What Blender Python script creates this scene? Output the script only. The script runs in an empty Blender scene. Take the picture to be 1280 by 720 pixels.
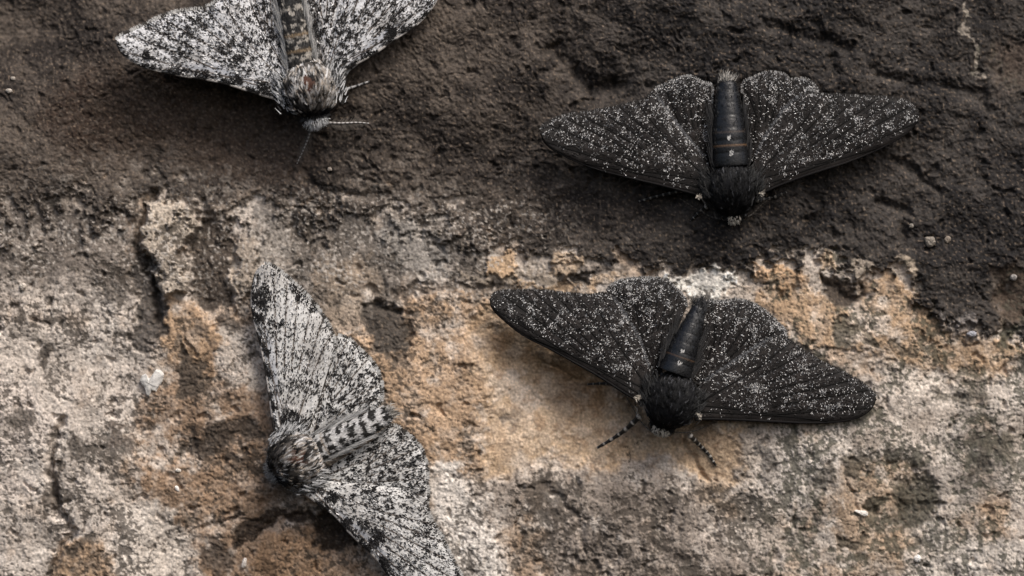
# Four moths resting on a weathered stone face.  1 Blender unit = 1 cm.
import bpy, math
import numpy as np

# ----------------------------------------------------------------- camera
sc = bpy.context.scene
sc.unit_settings.system = 'METRIC'
sc.unit_settings.scale_length = 0.01
COL = sc.collection
CAM_D = 46.0
cam_d = bpy.data.cameras.new('camera')
cam = bpy.data.objects.new('camera', cam_d)
COL.objects.link(cam)
cam.location = (0, -CAM_D, 0)
cam.rotation_euler = (math.radians(90), 0, 0)
cam_d.sensor_width = 36.0
cam_d.lens = 36.0 * (CAM_D - 0.25) / 12.8
cam_d.clip_start = 0.5
cam_d.clip_end = 500
cam_d.dof.use_dof = True
cam_d.dof.focus_distance = CAM_D - 0.22
cam_d.dof.aperture_fstop = 0.075
sc.camera = cam

# ----------------------------------------------------------------- sky, sun, exposure
SUN_EL, SUN_AZ = 52.0, 34.0       # degrees; azimuth measured from the wall's normal towards the right
world = bpy.data.worlds.new('World')
sc.world = world
world.use_nodes = True
wn, wl = world.node_tree.nodes, world.node_tree.links
wn.clear()
wo = wn.new('ShaderNodeOutputWorld'); wb = wn.new('ShaderNodeBackground'); sky = wn.new('ShaderNodeTexSky')
sky.sky_type = 'NISHITA'
sky.sun_disc = False
sky.sun_elevation = math.radians(SUN_EL)
sky.sun_rotation = math.radians(180 - SUN_AZ)
sky.air_density = 1.0
sky.dust_density = 5.0
sky.ozone_density = 1.0
wb.inputs['Strength'].default_value = 0.085
wl.new(sky.outputs[0], wb.inputs[0]); wl.new(wb.outputs[0], wo.inputs[0])

sun_d = bpy.data.lights.new('sun', 'SUN')
sun_d.energy = 1.5
sun_d.angle = math.radians(24)
sun_d.color = (1.0, 0.965, 0.92)
sun = bpy.data.objects.new('sun', sun_d)
COL.objects.link(sun)
from mathutils import Vector
_e, _a = math.radians(SUN_EL), math.radians(SUN_AZ)
to_sun = Vector((math.cos(_e) * math.sin(_a), -math.cos(_e) * math.cos(_a), math.sin(_e)))
sun.rotation_euler = to_sun.to_track_quat('Z', 'Y').to_euler()

sc.view_settings.view_transform = 'Standard'
sc.view_settings.look = 'None'
sc.view_settings.exposure = 0.80
sc.view_settings.gamma = 1.0
sc.view_settings.use_curve_mapping = False
sc.render.engine = 'CYCLES'
sc.cycles.use_denoising = True
sc.cycles.max_bounces = 6

# ----------------------------------------------------------------- small helpers
F = np.float32
rng = np.random.default_rng(11)


def lin(*c):
    c = np.array(c, float) / 255.0
    return np.where(c <= 0.04045, c / 12.92, ((c + 0.055) / 1.055) ** 2.4)


ALB = 1.12


def alb(*c):
    return np.clip(lin(*c) * ALB, 0, 0.85)


def sstep(a, b, x):
    t = np.clip((x - a) / (b - a), 0, 1)
    return t * t * (3 - 2 * t)


_tabs = {}


def perlin(x, y, seed):
    if seed not in _tabs:
        a = np.random.default_rng(seed + 1000).random((256, 256)) * 2 * np.pi
        _tabs[seed] = (np.cos(a).astype(F), np.sin(a).astype(F))
    gx, gy = _tabs[seed]
    xi = np.floor(x).astype(np.int32); yi = np.floor(y).astype(np.int32)
    fx = (x - xi).astype(F); fy = (y - yi).astype(F)
    x0 = xi & 255; x1 = (xi + 1) & 255; y0 = yi & 255; y1 = (yi + 1) & 255
    u = fx * fx * fx * (fx * (fx * 6 - 15) + 10); v = fy * fy * fy * (fy * (fy * 6 - 15) + 10)
    a = gx[y0, x0] * fx + gy[y0, x0] * fy
    b = gx[y0, x1] * (fx - 1) + gy[y0, x1] * fy
    c = gx[y1, x0] * fx + gy[y1, x0] * (fy - 1)
    d = gx[y1, x1] * (fx - 1) + gy[y1, x1] * (fy - 1)
    a = a + u * (b - a); c = c + u * (d - c)
    return (a + v * (c - a)) * 1.5


def fbm(x, y, lam, octv, seed, gain=0.5):
    s = 0; amp = 1.0; tot = 0
    for k in range(octv):
        s = s + amp * perlin(x / lam + 7.3 * k, y / lam - 3.1 * k, seed + k)
        tot += amp; amp *= gain; lam *= 0.5
    return s / tot


def worley(x, y, lam, seed):
    r = np.random.default_rng(seed + 500)
    jx = r.random((128, 128)).astype(F); jy = r.random((128, 128)).astype(F); jv = r.random((128, 128)).astype(F)
    X = x / lam; Y = y / lam
    xi = np.floor(X).astype(np.int32); yi = np.floor(Y).astype(np.int32)
    best = np.full(X.shape, 9, F); val = np.zeros(X.shape, F)
    for dy in (-1, 0, 1):
        for dx in (-1, 0, 1):
            cx = xi + dx; cy = yi + dy
            px = cx + jx[cy & 127, cx & 127]; py = cy + jy[cy & 127, cx & 127]
            d = (X - px) ** 2 + (Y - py) ** 2
            m = d < best
            best = np.where(m, d, best); val = np.where(m, jv[cy & 127, cx & 127], val)
    return np.sqrt(best), val


def poly_sd(x, y, pts):
    """signed distance to a polygon, negative inside"""
    pts = np.asarray(pts, F)
    d = np.full(x.shape, 1e9, F); inside = np.zeros(x.shape, bool)
    n = len(pts)
    for i in range(n):
        ax, ay = pts[i]; bx, by = pts[(i + 1) % n]
        ex, ey = bx - ax, by - ay
        wx, wy = x - ax, y - ay
        t = np.clip((wx * ex + wy * ey) / (ex * ex + ey * ey + 1e-9), 0, 1)
        d = np.minimum(d, (wx - t * ex) ** 2 + (wy - t * ey) ** 2)
        c = ((ay <= y) & (by > y)) | ((by <= y) & (ay > y))
        xc = ax + (y - ay) * ex / (ey if abs(ey) > 1e-9 else 1e-9)
        inside ^= c & (x < xc)
    d = np.sqrt(d)
    return np.where(inside, -d, d)


def line_d(x, y, pts):
    d = np.full(x.shape, 1e9, F)
    for (ax, ay), (bx, by) in zip(pts[:-1], pts[1:]):
        ex, ey = bx - ax, by - ay
        wx, wy = x - ax, y - ay
        t = np.clip((wx * ex + wy * ey) / (ex * ex + ey * ey + 1e-9), 0, 1)
        d = np.minimum(d, (wx - t * ex) ** 2 + (wy - t * ey) ** 2)
    return np.sqrt(d)


def ell(cx, cy, rx, ry, rot=0, n=14):
    a = np.linspace(0, 2 * np.pi, n, endpoint=False)
    c, s = math.cos(math.radians(rot)), math.sin(math.radians(rot))
    px, py = rx * np.cos(a), ry * np.sin(a)
    return np.stack([cx + px * c - py * s, cy + px * s + py * c], 1)


def W(px, py, h):
    """photo-plane position (hundredths of a cm, y down) and height off the stone -> world"""
    px = np.asarray(px, float); py = np.asarray(py, float); h = np.asarray(h, float)
    return np.stack([(px - 640) / 100, -h + 0 * px, (360 - py) / 100], -1)


def new_mesh(name, verts, faces, cols=None, mat=None, parent=None, smooth=True, quads=True):
    me = bpy.data.meshes.new(name)
    verts = np.ascontiguousarray(verts, F)
    faces = np.ascontiguousarray(faces, np.int32)
    nv, nf, k = len(verts), len(faces), faces.shape[1]
    me.vertices.add(nv); me.vertices.foreach_set('co', verts.ravel())
    me.loops.add(nf * k); me.loops.foreach_set('vertex_index', faces.ravel())
    me.polygons.add(nf)
    me.polygons.foreach_set('loop_start', np.arange(0, nf * k, k, dtype=np.int32))
    me.polygons.foreach_set('loop_total', np.full(nf, k, np.int32))
    me.polygons.foreach_set('use_smooth', np.full(nf, smooth, bool))
    if cols is not None:
        at = me.color_attributes.new('Col', 'FLOAT_COLOR', 'POINT')
        c4 = np.ones((nv, 4), F); c4[:, :3] = cols
        at.data.foreach_set('color', c4.ravel())
    me.update(); me.validate()
    o = bpy.data.objects.new(name, me)
    COL.objects.link(o)
    if mat: me.materials.append(mat)
    if parent is not None:
        o.parent = parent
        # vertices are given in world space: express them in the parent's frame
        off = np.array(root_loc(parent))
        me.vertices.foreach_set('co', (verts - off.astype(F)).ravel())
        me.update()
    return o


def root_loc(o):
    v = np.zeros(3)
    while o is not None:
        v += np.array(o.location); o = o.parent
    return v


def tag(o, label=None, cat=None, group=None, kind=None):
    if label: o['label'] = label
    if cat: o['category'] = cat
    if group: o['group'] = group
    if kind: o['kind'] = kind
    return o


# ----------------------------------------------------------------- materials
def material(name, rough, spec=0.5, n_scale=60, n_amt=0.25, bump=0.3, bump_dist=0.004, sheen=0.0, rough_var=0.15, transl=0.0):
    m = bpy.data.materials.new(name); m.use_nodes = True
    nt = m.node_tree; N, L = nt.nodes, nt.links
    b = N['Principled BSDF']
    at = N.new('ShaderNodeAttribute'); at.attribute_name = 'Col'
    tc = N.new('ShaderNodeTexCoord')
    n1 = N.new('ShaderNodeTexNoise'); n1.inputs['Scale'].default_value = n_scale; n1.inputs['Detail'].default_value = 3
    L.new(tc.outputs['Object'], n1.inputs['Vector'])
    mr = N.new('ShaderNodeMapRange'); mr.inputs[1].default_value = 0.25; mr.inputs[2].default_value = 0.75
    mr.inputs[3].default_value = 1 - n_amt; mr.inputs[4].default_value = 1 + n_amt
    L.new(n1.outputs[0], mr.inputs[0])
    mx = N.new('ShaderNodeMix'); mx.data_type = 'RGBA'; mx.blend_type = 'MULTIPLY'; mx.inputs[0].default_value = 1.0
    L.new(at.outputs['Color'], mx.inputs[6]); L.new(mr.outputs[0], mx.inputs[7])
    L.new(mx.outputs[2], b.inputs['Base Color'])
    r2 = N.new('ShaderNodeMapRange'); r2.inputs[1].default_value = 0.3; r2.inputs[2].default_value = 0.7
    r2.inputs[3].default_value = max(rough - rough_var, 0.05); r2.inputs[4].default_value = min(rough + rough_var, 1)
    L.new(n1.outputs[0], r2.inputs[0]); L.new(r2.outputs[0], b.inputs['Roughness'])
    b.inputs['Specular IOR Level'].default_value = spec
    if sheen:
        b.inputs['Sheen Weight'].default_value = sheen; b.inputs['Sheen Roughness'].default_value = 0.4
    if bump:
        n2 = N.new('ShaderNodeTexNoise'); n2.inputs['Scale'].default_value = n_scale * 0.8; n2.inputs['Detail'].default_value = 4
        L.new(tc.outputs['Object'], n2.inputs['Vector'])
        bp = N.new('ShaderNodeBump'); bp.inputs['Strength'].default_value = bump; bp.inputs['Distance'].default_value = bump_dist
        L.new(n2.outputs[0], bp.inputs['Height']); L.new(bp.outputs[0], b.inputs['Normal'])
    return m


M_rock = material('weathered_stone', 0.85, 0.22, 38, 0.25, 0.9, 0.012)
M_wing_d = material('dark_wing_membrane', 0.6, 0.10, 55, 0.35, 0.5, 0.006)
M_wing_p = material('pale_wing_membrane', 0.6, 0.35, 50, 0.15, 0.5, 0.006)
M_scale = material('wing_scale', 0.6, 0.15, 80, 0.2, 0.0)
M_fur = material('moth_hair', 0.55, 0.13, 60, 0.2, 0.0)
M_chit = material('moth_chitin', 0.42, 0.32, 45, 0.25, 0.5, 0.006)
M_vein = material('wing_vein', 0.8, 0.08, 60, 0.2, 0.0)
M_gloss = material('glossy_abdomen', 0.33, 0.36, 40, 0.3, 0.6, 0.008)
M_eye = material('moth_eye', 0.15, 0.6, 60, 0.1, 0.2, 0.003)
M_chip = material('mineral_chip', 0.6, 0.5, 25, 0.15, 0.6, 0.02)

# ----------------------------------------------------------------- moth outlines (used by the stone too)
MOTHS = {
 'A': dict(pale=True,
   fw=[dict(L=[(354,126),(318,116),(291,107.5),(264,101),(231,96),(197,89),(170,79),(153.5,66),(148.5,54)],
            T=[(356,86),(335,52),(318,18),(303,-20),(288,-14),(274,2),(254,12),(231,15),(210,20),(190,28.6),(170,39),(155,46),(148.5,54)],
            h=(0.42,0.52,0.36)),
       dict(L=[(412,98),(424,91),(442,82),(469,67),(493,50),(520,32),(538,13),(548,-4),(552,-16)],
            T=[(409,80),(415,62),(420,30),(425,0),(432,-34),(462,-38),(495,-40),(525,-36),(545,-28),(552,-16)],
            h=(0.42,0.30,0.28))],
   hw=[dict(L=[(352,95),(334,50),(318,14),(302,-22)],
            T=[(362,88),(356,50),(350,15),(346,-25),(340,-52),(322,-50),(308,-38),(302,-22)], h=(0.36,0.28,0.24)),
       dict(L=[(411,86),(420,50),(428,10),(445,-22)],
            T=[(398,84),(390,50),(382,10),(376,-35),(385,-58),(410,-64),(435,-52),(445,-22)], h=(0.36,0.24,0.22))],
   thorax=(388,112,37,37), head=(394,146), abd=[(380,92),(372,48),(362,0),(352,-46)], abd_w=(16,15,13,8)),
 'B': dict(pale=False,
   fw=[dict(L=[(886,246),(875,244),(828,232),(777,220),(738,209),(707,196),(684,182),(675,166)],
            T=[(886,207),(871,186),(851,163),(832,136),(816,116),(806,126),(789,129),(769,134),(738,139.5),(711,144),(691,150),(679,157),(675,166)],
            h=(0.38,0.34,0.26)),
       dict(L=[(940,245),(950,242),(972,232),(1011,218),(1058,203),(1097,187),(1129,169.5),(1146,153),(1149,142)],
            T=[(940,207),(944,198),(957,171),(972.5,147),(988,129),(1008,117),(1025,118),(1051,119),(1090,121),(1117,123),(1137,129),(1149,142)],
            h=(0.38,0.26,0.22))],
   hw=[dict(L=[(878,206),(868,186),(846,160),(828,136),(818,111)],
            T=[(892,203),(887,170),(889,130),(890,107),(879,103),(863,95),(847,98),(832,105),(818,111)], h=(0.3,0.2,0.2)),
       dict(L=[(946,200),(960,172),(980,148),(1002,130),(1024,116)],
            T=[(932,203),(936,170),(931,130),(929,105),(941,97),(961,90),(980,92.6),(988,99),(1006,98),(1018,106),(1024,116)], h=(0.3,0.2,0.2))],
   thorax=(914,235,35,31), head=(917,266), abd=[(913,208),(911,180),(909,140),(908.5,97)], abd_w=(22,21,16,11)),
 'C': dict(pale=False,
   fw=[dict(L=[(808,506),(795,499),(775,487),(747,469),(719.5,453.5),(688,436),(656,420),(632,402),(616,386),(612.5,373)],
            T=[(815,470),(809,453),(799,425),(783,396),(769,376),(757,367),(735,369),(711,367),(680,364),(648,363),(622,365),(612.5,373)],
            h=(0.4,0.30,0.22)),
       dict(L=[(868,524),(879,523),(919,524),(958,526),(998,528),(1038,528),(1070,523),(1088,513),(1096,499)],
            T=[(872,487),(877,480),(891,469),(915,453.5),(938.6,437.6),(958.5,426),(980,422),(1006,439.6),(1030,453.5),(1054,465.5),(1078,479),(1092,491),(1096,499)],
            h=(0.4,0.2,0.2))],
   hw=[dict(L=[(813,472),(804,440),(788,408),(772,382),(758,366)],
            T=[(826,468),(835,440),(848,410),(858,380),(848,363),(831,350.5),(811,347),(779,350),(764,357),(758,366)], h=(0.3,0.18,0.18)),
       dict(L=[(880,484),(905,462),(935,440),(962,426),(985,423)],
            T=[(862,474),(874,440),(880,410),(881,379),(903,377),(923,374.6),(943,380),(958,390),(971,402),(981,412),(985,423)], h=(0.3,0.2,0.18))],
   thorax=(839,500,37,33), head=(828,531), abd=[(843,466),(854,435),(866,405),(876,379)], abd_w=(21,18,13,8)),
 'D': dict(pale=True,
   fw=[dict(L=[(348,552),(343,531),(337,487),(329,442),(320.5,409),(315,381),(316.7,353),(321,339),(329,331)],
            T=[(382,542),(394,515),(408,470),(418,435),(413,414),(401,392),(383,370),(364,352),(346,337),(336,331.5),(329,331)],
            h=(0.4,0.30,0.22)),
       dict(L=[(384,617),(400,629),(420,644),(435,662),(456,683),(472,699),(487,720),(512,752),(538,776),(556,786)],
            T=[(404,600),(425,602),(470,606),(508,612),(531,630),(536,645),(551,671),(563,696),(577,724),(582,752),(574,775),(556,786)],
            h=(0.4,0.28,0.2))],
   hw=[dict(L=[(384,545),(396,512),(410,468),(420,420)],
            T=[(398,549),(430,528),(455,515),(474,503),(476,488),(474,473),(465,454),(448,437),(434,424),(420,420)], h=(0.3,0.2,0.18)),
       dict(L=[(405,603),(440,610),(490,618),(531,636)],
            T=[(404,588),(440,566),(470,548),(490,533),(510,545),(525,561),(532,582),(533,600),(534,620),(531,636)], h=(0.3,0.2,0.18))],
   thorax=(371,573,35,36), head=(348,586), abd=[(392,562),(425,546),(460,530),(489,515)], abd_w=(16,14,13,10)),
}

# ----------------------------------------------------------------- the stone face
def axis(lo, hi, step, ext):
    core = np.arange(lo, hi + step, step)
    g, out, s = [], 0, step
    while out < ext:
        s = min(s * 1.12, 6.0); out += s; g.append(out)
    g = np.array(g)
    return np.concatenate([(lo - g)[::-1], core, core[-1] + g]).astype(F)


XS, YS = axis(-24, 1304, 1.24, 420), axis(-24, 744, 1.24, 380)
GX, GY = np.meshgrid(XS, YS)
warp1x, warp1y = fbm(GX, GY, 90, 2, 1), fbm(GX, GY, 90, 2, 5)
warp2x, warp2y = fbm(GX, GY, 24, 3, 9), fbm(GX, GY, 24, 3, 14)
PX = GX + 16 * warp1x + 16 * warp2x
PY = GY + 16 * warp1y + 16 * warp2y
ragged = fbm(GX, GY, 16, 4, 20, 0.65)
fine = fbm(GX, GY, 5.5, 2, 26, 0.6)
mot = fbm(GX, GY, 46, 4, 30, 0.6)
mot2 = fbm(GX, GY, 120, 4, 36, 0.55)
pmix = fbm(GX, GY, 28, 4, 33, 0.7)
H = np.zeros(GX.shape, F)
C = np.zeros(GX.shape + (3,), F)


def win(pts, pad):
    p = np.asarray(pts)
    x0, x1 = np.searchsorted(XS, [p[:, 0].min() - pad, p[:, 0].max() + pad])
    y0, y1 = np.searchsorted(YS, [p[:, 1].min() - pad, p[:, 1].max() + pad])
    return np.s_[y0:max(y1, y0 + 1), x0:max(x1, x0 + 1)]


def region(pts, soft=6, rag=14):
    """ragged mask of a polygon; returns (slice, mask)"""
    s = win(pts, soft + rag + 40)
    sd = poly_sd(PX[s], PY[s], pts) + rag * 1.6 * ragged[s] + rag * 0.5 * fine[s]
    return s, sstep(soft, -soft, sd)


def paint(pts, col, op=1.0, soft=6, rag=14, dh=0.0, var=0.25, mixn=0.35):
    s, m = region(pts, soft, rag)
    m = m * op * (1 - mixn * sstep(-0.1, 0.3, pmix[s]))
    v = (1 + var * 2 * mot[s])[..., None]
    C[s] = C[s] * (1 - m[..., None]) + np.asarray(col, F) * v * m[..., None]
    if dh: H[s] += dh * m


# colours of the stone and its growths
pale = alb(180, 169, 158); pale2 = alb(152, 141, 130); grey = alb(112, 104, 96)
tan = alb(158, 132, 106); tan2 = alb(134, 109, 86); brown = alb(94, 74, 57)
dark = alb(62, 56, 49); green = alb(74, 74, 62); white = alb(196, 187, 177); crust = alb(78, 70, 63); crust2 = alb(40, 35, 32)

# pale limestone everywhere first
k = sstep(-0.25, 0.3, mot + 0.5 * mot2)[..., None]
C[:] = pale2 * (1 - k) + pale * k
k = sstep(0.05, 0.35, fbm(GX, GY, 70, 4, 41, 0.6))[..., None] * 0.55
C[:] = C * (1 - k) + tan * k

rough_w = np.full(GX.shape, 1.0, F)          # weight of fine relief
grain_w = np.full(GX.shape, 0.2, F)         # weight of grainy relief
speck = np.full(GX.shape, 0.0, F)            # density of dark lichen specks


def weight(A, pts, val, soft=14, rag=8):
    s, m = region(pts, soft, rag)
    A[s] = A[s] * (1 - m) + val * m


# --- left field: pale grey, tan to the right of it
paint([(-400,330),(60,335),(150,350),(190,420),(170,520),(120,600),(150,660),(60,720),(60,1200),(-400,1200)], alb(178,168,158), 0.8, 14, 16)
paint([(196,372),(250,380),(278,400),(280,440),(262,465),(236,470),(205,455),(190,420)], tan, 0.95, 6, 10, 0.02)
paint([(180,470),(240,455),(330,480),(345,560),(340,640),(420,650),(480,720),(500,900),(250,1000),(170,720),(190,640),(165,600),(170,520)], tan2, 0.85, 18, 18)
paint([(310,560),(350,600),(420,640),(400,665),(330,640),(296,600)], brown, 0.65, 14, 8)
paint([(60,700),(100,680),(150,690),(150,760),(50,780)], tan, 0.9, 6, 8, 0.05)
paint([(150,640),(190,628),(215,650),(240,690),(250,760),(180,780),(150,700)], alb(194,184,173), 0.9, 10, 12, mixn=0.15)
paint([(0,470),(40,480),(60,540),(40,620),(-40,640),(-80,500)], alb(190,178,168), 0.8, 14, 12)
paint([(340,675),(372,652),(398,668),(404,720),(340,800),(300,720)], alb(136,111,88), 0.9, 5, 6, 0.03)
# --- centre: coarse tan, smooth tan hollow
paint([(500,378),(560,362),(620,372),(612,440),(600,520),(610,590),(560,600),(500,560),(478,480),(430,420)], tan, 0.9, 8, 14, 0.03)
paint([(590,395),(640,380),(720,440),(810,520),(930,535),(925,600),(880,600),(820,572),(770,585),(700,590),(650,600),(612,600),(600,520),(598,470)], alb(178,153,125), 0.95, 9, 8, -0.05)
paint([(608,392),(650,410),(720,452),(790,500),(780,520),(720,500),(660,450),(620,425)], alb(120,96,68), 0.8, 16, 8)  # brown shading along the dark moth's left wing, painted into the stone colour
paint([(700,480),(740,478),(760,500),(735,520),(700,515)], alb(124,94,66), 0.6, 10, 8)
paint([(606,462),(640,466),(668,485),(690,510),(660,520),(625,500),(606,490)], alb(190,176,162), 0.85, 12, 10)
paint([(640,575),(690,570),(720,590),(690,612),(640,606)], alb(196,184,172), 0.85, 10, 8)
paint([(612,540),(650,530),(660,560),(625,575)], alb(184,160,136), 0.6, 10, 8)
paint(ell(640,530,15,6,20), grey, 0.8, 3, 4)
paint([(865,540),(925,540),(920,600),(905,640),(880,640),(870,600)], alb(166,144,120), 0.8, 9, 8)
# --- lower middle: grey-brown, white streaks by the lower moth's wing
paint([(560,600),(640,600),(760,585),(880,620),(900,680),(980,700),(1000,900),(540,900),(600,680)], alb(118,108,99), 0.85, 22, 24)
paint([(520,590),(570,580),(600,620),(640,690),(660,780),(560,780),(548,660)], alb(204,196,187), 0.97, 12, 14, mixn=0.15)
paint([(620,660),(660,650),(690,720),(640,760)], alb(156,130,104), 0.5, 10, 10)
# --- right: tan band under the crust, pale mottled field below
paint([(930,345),(1000,338),(1060,375),(1120,348),(1160,368),(1200,402),(1262,412),(1290,450),(1240,480),(1150,470),(1090,440),(1020,432),(975,405),(945,372)], alb(160,135,109), 0.95, 7, 12, 0.03)
paint([(1060,580),(1110,560),(1150,590),(1120,650),(1130,720),(1060,700),(1040,640)], alb(150,126,101), 0.75, 14, 16)
paint([(1230,630),(1270,630),(1275,680),(1235,690)], tan, 0.7, 10, 12)
paint([(1100,440),(1180,475),(1290,470),(1290,520),(1180,520),(1110,480)], alb(182,172,161), 0.75, 14, 18)
paint([(960,560),(1040,545),(1050,600),(1000,640),(950,600)], alb(170,163,156), 0.6, 14, 16)
paint([(1190,530),(1250,540),(1260,610),(1210,640),(1180,590)], alb(128,121,114), 0.7, 16, 16)
paint([(1150,650),(1290,690),(1290,780),(1130,760)], alb(192,183,173), 0.75, 12, 16)
# --- transition greys along the edge of the crust
paint([(-400,230),(60,230),(170,240),(186,345),(120,368),(60,352),(-400,362)], alb(98,90,83), 0.95, 30, 30, mixn=0.25)
paint([(320,255),(420,250),(580,262),(640,300),(640,352),(520,352),(480,400),(400,400),(330,330)], alb(100,93,86), 0.95, 16, 26, mixn=0.2)
paint([(395,330),(470,330),(480,365),(450,400),(415,415),(395,380)], alb(136,122,107), 0.85, 8, 12)

# dark crust and its edge
crust_edge = [(-900,268),(-10,272),(60,262),(120,248),(172,250),(186,238),(240,262),(330,246),(400,262),(470,252),(560,262),(600,300),(650,312),
              (720,306),(780,322),(860,338),(930,330),(1000,322),(1030,312),(1050,330),(1100,344),(1140,338),(1160,372),(1205,400),(1260,400),(1300,440),(2200,440),(2200,-900),(-900,-900)]
sd = poly_sd(PX, PY, crust_edge)
lw = sstep(760, 480, GX)                      # the left-hand edge is broken up into islands, the right-hand one is crisp
sd = sd - 10 * lw + (32 + 32 * lw) * 1.3 * ragged + (26 + 40 * lw) * fbm(GX, GY, 60, 3, 45, 0.6) + 8 * fine
Mc = (sstep(5, -5, sd) * (1 - 0.35 * lw * sstep(-60, 30, sd))).astype(F)
tone = sstep(-0.28, 0.32, mot2 + 0.7 * mot)[..., None]
cc = crust2 * (1 - tone) + crust * tone
rd = sstep(560, 900, GX + 60 * mot2)[..., None]                     # the right-hand crust is darker and greyer
cc = cc * (1 - rd) + (alb(30, 28, 28) * (1 - tone) + alb(58, 54, 51) * tone) * rd
C[:] = C * (1 - Mc[..., None]) + cc * Mc[..., None]
H += 0.05 * Mc


def crust_patch(pts, soft=5, rag=9, dh=0.03, col=None, op=1.0):
    s, m = region(pts, soft, rag)
    m = m * op
    c = cc[s] if col is None else np.asarray(col, F) * (1 + 0.5 * mot[s])[..., None]
    C[s] = C[s] * (1 - m[..., None]) + c * m[..., None]
    H[s] += dh * m
    Mc[s] = np.maximum(Mc[s], m)


crust_patch([(236,278),(285,276),(300,330),(292,378),(262,390),(232,368),(222,322)], 4, 6, -0.07, alb(72,64,57), 1.0)
crust_patch([(450,376),(485,362),(508,385),(514,430),(498,450),(472,438),(456,410)], 6, 7, -0.06, alb(70,64,58), 1.0)
crust_patch([(500,352),(560,356),(640,352),(640,366),(560,366),(505,366)], 4, 6, -0.05, alb(84,74,65), 0.85)
crust_patch(ell(705,357,16,8), 3, 4, -0.06, alb(64,57,51)); crust_patch(ell(730,345,13,11), 3, 4, -0.08, alb(64,57,51))
crust_patch([(690,322),(760,330),(800,345),(740,348),(700,340)], 4, 8, 0.0, alb(92,84,77), 0.8)
crust_patch([(1032,340),(1060,345),(1080,362),(1066,378),(1040,372)], 4, 6, -0.08, alb(70,62,55))
crust_patch([(1046,398),(1070,395),(1074,430),(1052,434)], 4, 7, -0.03, alb(76,74,65), 0.88)
crust_patch(ell(1012,430,7,9), 2.5, 4, -0.03, alb(66,63,54), 0.9)
crust_patch(ell(1096,418,16,8,30), 3, 6, -0.03, alb(82,78,68), 0.85)
crust_patch(ell(1130,432,22,7,20), 3, 6, -0.03, alb(84,77,66), 0.8)
crust_patch([(1150,345),(1230,350),(1250,400),(1205,402),(1170,385)], 5, 10, 0.02)
crust_patch([(1180,390),(1216,392),(1225,420),(1195,425)], 5, 9, 0.03, alb(128,122,118), 0.8)
crust_patch([(1252,398),(1272,402),(1266,440),(1250,430)], 4, 5, -0.04, alb(66,66,55), 0.9)
crust_patch([(218,446),(250,448),(264,492),(242,508),(220,494)], 4, 8, -0.015, alb(66,59,52), 0.9)
crust_patch([(228,535),(255,542),(275,530),(300,528),(332,540),(335,556),(290,552),(268,566),(240,560)], 4, 8, -0.015, alb(62,54,47), 0.9)
crust_patch([(300,660),(330,640),(380,636),(440,642),(445,668),(420,700),(398,690),(392,655),(345,655),(318,690),(298,690)], 3, 5, -0.03, alb(52,42,34), 0.97)
crust_patch([(164,318),(190,320),(202,356),(200,420),(184,446),(164,436),(170,370)], 3, 5, -0.06, alb(78,73,69), 0.92)
crust_patch(ell(1146,634,32,40,20), 7, 9, -0.05, alb(68,65,54), 0.9)
crust_patch(ell(1098,630,12,10), 3, 4, -0.05, alb(66,63,53), 0.92)
crust_patch(ell(1076,574,22,14,-50), 3, 9, -0.02, alb(72,68,59), 0.8)
crust_patch(ell(1030,600,12,16), 3, 8, -0.02, alb(84,79,70), 0.75)
crust_patch(ell(960,580,9,26), 3, 8, -0.01, alb(98,94,90), 0.7)
crust_patch(ell(1200,500,40,10,10), 3, 9, -0.01, alb(82,78,68), 0.7)
crust_patch(ell(1262,560,12,24), 3, 8, -0.01, alb(78,74,62), 0.7)
crust_patch(ell(1062,680,17,10), 3, 6, -0.05, alb(70,64,54), 0.9)
crust_patch([(1215,560),(1240,575),(1238,600),(1220,590)], 4, 7, -0.05, alb(72,68,62), 0.8)
crust_patch(ell(52,440,11,20,10), 3, 8, -0.02, alb(70,64,58), 0.9)
crust_patch(ell(150,545,14,16), 3, 8, -0.02, alb(80,71,64), 0.85)
crust_patch(ell(62,600,9,46,8), 3, 9, -0.03, alb(74,66,58), 0.85)
crust_patch(ell(88,560,14,16), 3, 8, -0.01, alb(80,73,66), 0.8)
crust_patch(ell(20,525,12,22,-20), 3, 8, -0.01, alb(84,78,71), 0.75)
crust_patch(ell(104,690,24,8,-40), 3, 6, -0.03, alb(66,58,50), 0.85)
crust_patch(ell(135,360,12,8), 3, 6, -0.01, alb(84,78,72), 0.8)
crust_patch(ell(286,402,18,12), 3, 7, -0.01, alb(80,73,67), 0.85)
crust_patch(ell(252,416,10,7), 3, 6, -0.01, alb(80,72,65), 0.7)
crust_patch(ell(270,700,18,22), 4, 9, -0.02, alb(84,72,62), 0.85)

# pale ledge, pale islands inside and along the crust
def island(pts, col, soft=4, rag=8, dh=0.04, op=1.0):
    s, m = region(pts, soft, rag)
    m = m * op
    C[s] = C[s] * (1 - m[..., None]) + np.asarray(col, F) * (1 + 0.4 * mot[s])[..., None] * m[..., None]
    H[s] += dh * m
    Mc[s] *= (1 - m)


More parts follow.
